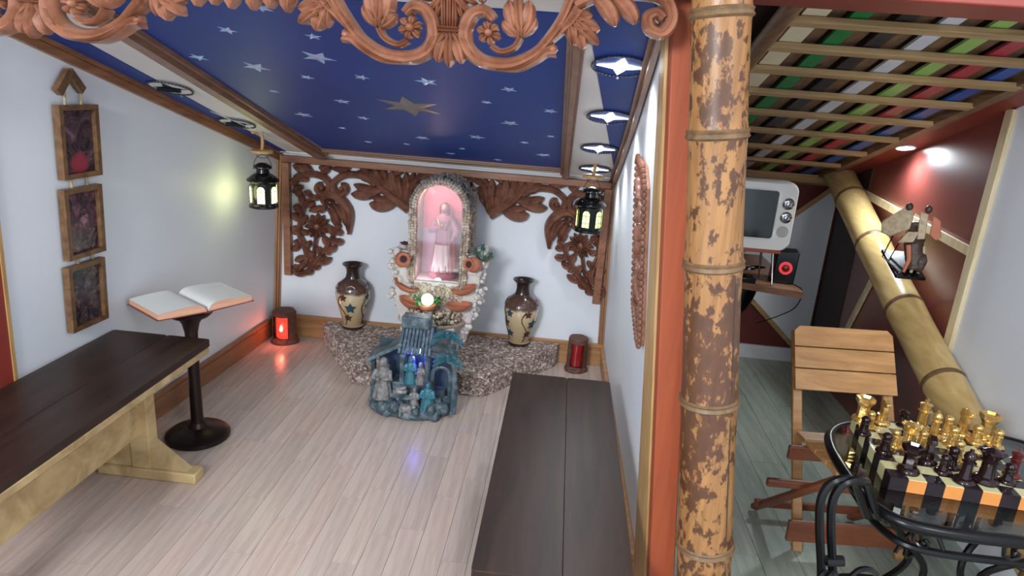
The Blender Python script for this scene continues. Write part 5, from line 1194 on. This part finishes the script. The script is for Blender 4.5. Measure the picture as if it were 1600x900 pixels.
PR = {
 'pawn': [(.0, 0), (.019, 0), (.020, .004), (.018, .009), (.012, .012), (.010, .022), (.0095, .036), (.011, .040), (.0085, .043), (.0105, .049), (.0095, .056), (.005, .060), (0, .061)],
 'rook': [(.0, 0), (.023, 0), (.024, .005), (.021, .011), (.015, .015), (.014, .030), (.0145, .050), (.019, .060), (.023, .066), (.024, .080), (.017, .081), (.014, .073), (0, .073)],
 'bishop': [(.0, 0), (.021, 0), (.022, .005), (.019, .011), (.012, .015), (.010, .032), (.0095, .056), (.014, .060), (.009, .063), (.0125, .073), (.010, .083), (.004, .089), (.004, .095), (0, .096)],
 'king': [(.0, 0), (.023, 0), (.024, .006), (.020, .012), (.013, .016), (.012, .035), (.012, .060), (.017, .066), (.011, .070), (.014, .082), (.016, .090), (.010, .093), (0, .095)],
 'queen': [(.0, 0), (.023, 0), (.024, .006), (.020, .012), (.014, .016), (.012, .035), (.0125, .052), (.019, .058), (.013, .062), (.018, .072), (.023, .080), (.014, .083), (.006, .088), (0, .09)],
 'knight': [(.0, 0), (.021, 0), (.022, .005), (.019, .011), (.013, .015), (.012, .028), (.014, .034), (0, .036)]}
protos = {}
def piece(kind, mat, x, y, label, sc_=1.0, rz=0, lean=None):
    key = (kind, mat)
    grp = ('gold' if mat == 'cgold' else 'dark') + ' chess pieces'
    loc = (x, y, BT + .0002)
    if key in protos:
        o = dup(protos[key], loc, rz, label, grp); o.scale = (sc_ * 1.25, sc_ * 1.25, sc_); return o
    t = thing('chess_' + kind, label, 'chess piece', loc, (0, 0, rz), group=grp); t.scale = (sc_ * 1.25, sc_ * 1.25, sc_)
    pr = PR[kind]; hb = .014 if kind != 'pawn' else .012
    mobj('base', MB().lathe([p for p in pr if p[1] <= hb + .003] + [(0, hb + .003)], 28), mat, t)
    n = 6 if kind in ('rook',) else 24
    mobj('shaft', MB().lathe([(0, hb)] + [p for p in pr if p[1] >= hb], n), mat, t, smooth=n > 8)
    if kind == 'king': b = MB().bb(-.002, .002, -.002, .002, .094, .110); b.bb(-.007, .007, -.002, .002, .101, .105); mobj('cross', b, mat, t, smooth=False)
    if kind == 'queen':
        b = MB()
        for k in range(8): b.ball((.020 * math.cos(k * PI / 4), .020 * math.sin(k * PI / 4), .081), .0035, 6)
        mobj('crown', b, mat, t)
    if kind == 'knight':
        b = MB(); P = [(-.012, .034), (.010, .034), (.008, .055), (.014, .066), (.010, .082), (-.004, .088), (-.020, .078), (-.021, .066), (-.008, .062), (-.012, .048)]
        b.slab([(0.007, p[0], p[1]) for p in P], (-1, 0, 0), .014); mobj('horse_head', b, mat, t, bevel=.002)
    if kind == 'pawn': mobj('head', MB().ball((0, 0, .052), .0115, 14), mat, t)
    protos[key] = t; return t
for kind, x, y, lb, s_ in (
    ('rook', 1.018, 2.066, 'gold hexagonal rook at the back left corner of the board', 1), ('pawn', 1.023, 2.020, 'gold pawn just in front of the back left gold rook', .9), ('knight', 1.078, 2.06, 'gold flat-headed knight right of the back left gold rook', .95),
    ('king', 1.195, 2.05, 'gold king with a cross standing alone at the back of the board', .95), ('queen', 1.085, 1.90, 'broad gold queen at the left middle of the board', .98), ('pawn', 1.048, 1.905, 'gold pawn left of the broad gold queen', .9),
    ('pawn', 1.132, 1.916, 'gold pawn right of the broad gold queen', .9), ('bishop', 1.205, 1.995, 'slim gold bishop in front of the gold king', .95), ('pawn', 1.262, 2.03, 'gold pawn right behind the slim gold bishop', 1.0), ('pawn', 1.238, 1.952, 'gold pawn in the middle cluster, in front of the slim gold bishop', 1.0),
    ('pawn', 1.206, 1.862, 'gold pawn behind the tall dark queen', 1.0), ('knight', 1.312, 2.035, 'gold flat-headed knight beside the back right gold rook', 1.05), ('pawn', 1.326, 1.985, 'gold pawn before the right gold knight', 1.0), ('rook', 1.378, 2.025, 'large gold hexagonal rook at the back right', 1.05),
    ('pawn', 1.375, 1.965, 'gold pawn in front of the back right gold rook', 1.0)):
    piece(kind, 'cgold', x, y, lb, s_, rz=.5 if kind == 'rook' else random.uniform(-.4, .4))
for kind, m_, x, y, lb, s_ in (
    ('pawn', 'cdark', 1.003, 1.862, 'dark pawn near the left edge of the board', 1), ('rook', 'cdark', 1.025, 1.762, 'dark hexagonal rook at the front left corner of the board', 1.0), ('knight', 'cdark', 1.107, 1.828, 'dark knight in the middle of the dark cluster', 1.0),
    ('pawn', 'cdark', 1.125, 1.776, 'small shiny dark pawn in front of the dark knight', .9), ('pawn', 'cdark', 1.165, 1.812, 'dark pawn right of the dark knight', 1.05), ('bishop', 'cdark', 1.16, 1.735, 'tall dark bishop with a finial near the front edge', 1.05),
    ('queen', 'cdark', 1.225, 1.752, 'broad dark queen at the front, right of the tall dark bishop', 1.15), ('pawn', 'cdark', 1.288, 1.760, 'dark pawn at the front right beside the oxblood king', .95), ('king', 'cred', 1.325, 1.80, 'oxblood red king at the front right', .8),
    ('pawn', 'cdark', .985, 1.968, 'dark pawn on the left rim of the board, beside the gold pawn', .95), ('queen', 'cdark', 1.14, 2.055, 'dark queen behind the broad gold queen', .6)):
    piece(kind, m_, x, y, lb, s_, rz=.5 if kind == 'rook' else random.uniform(-.4, .4))
#@@END
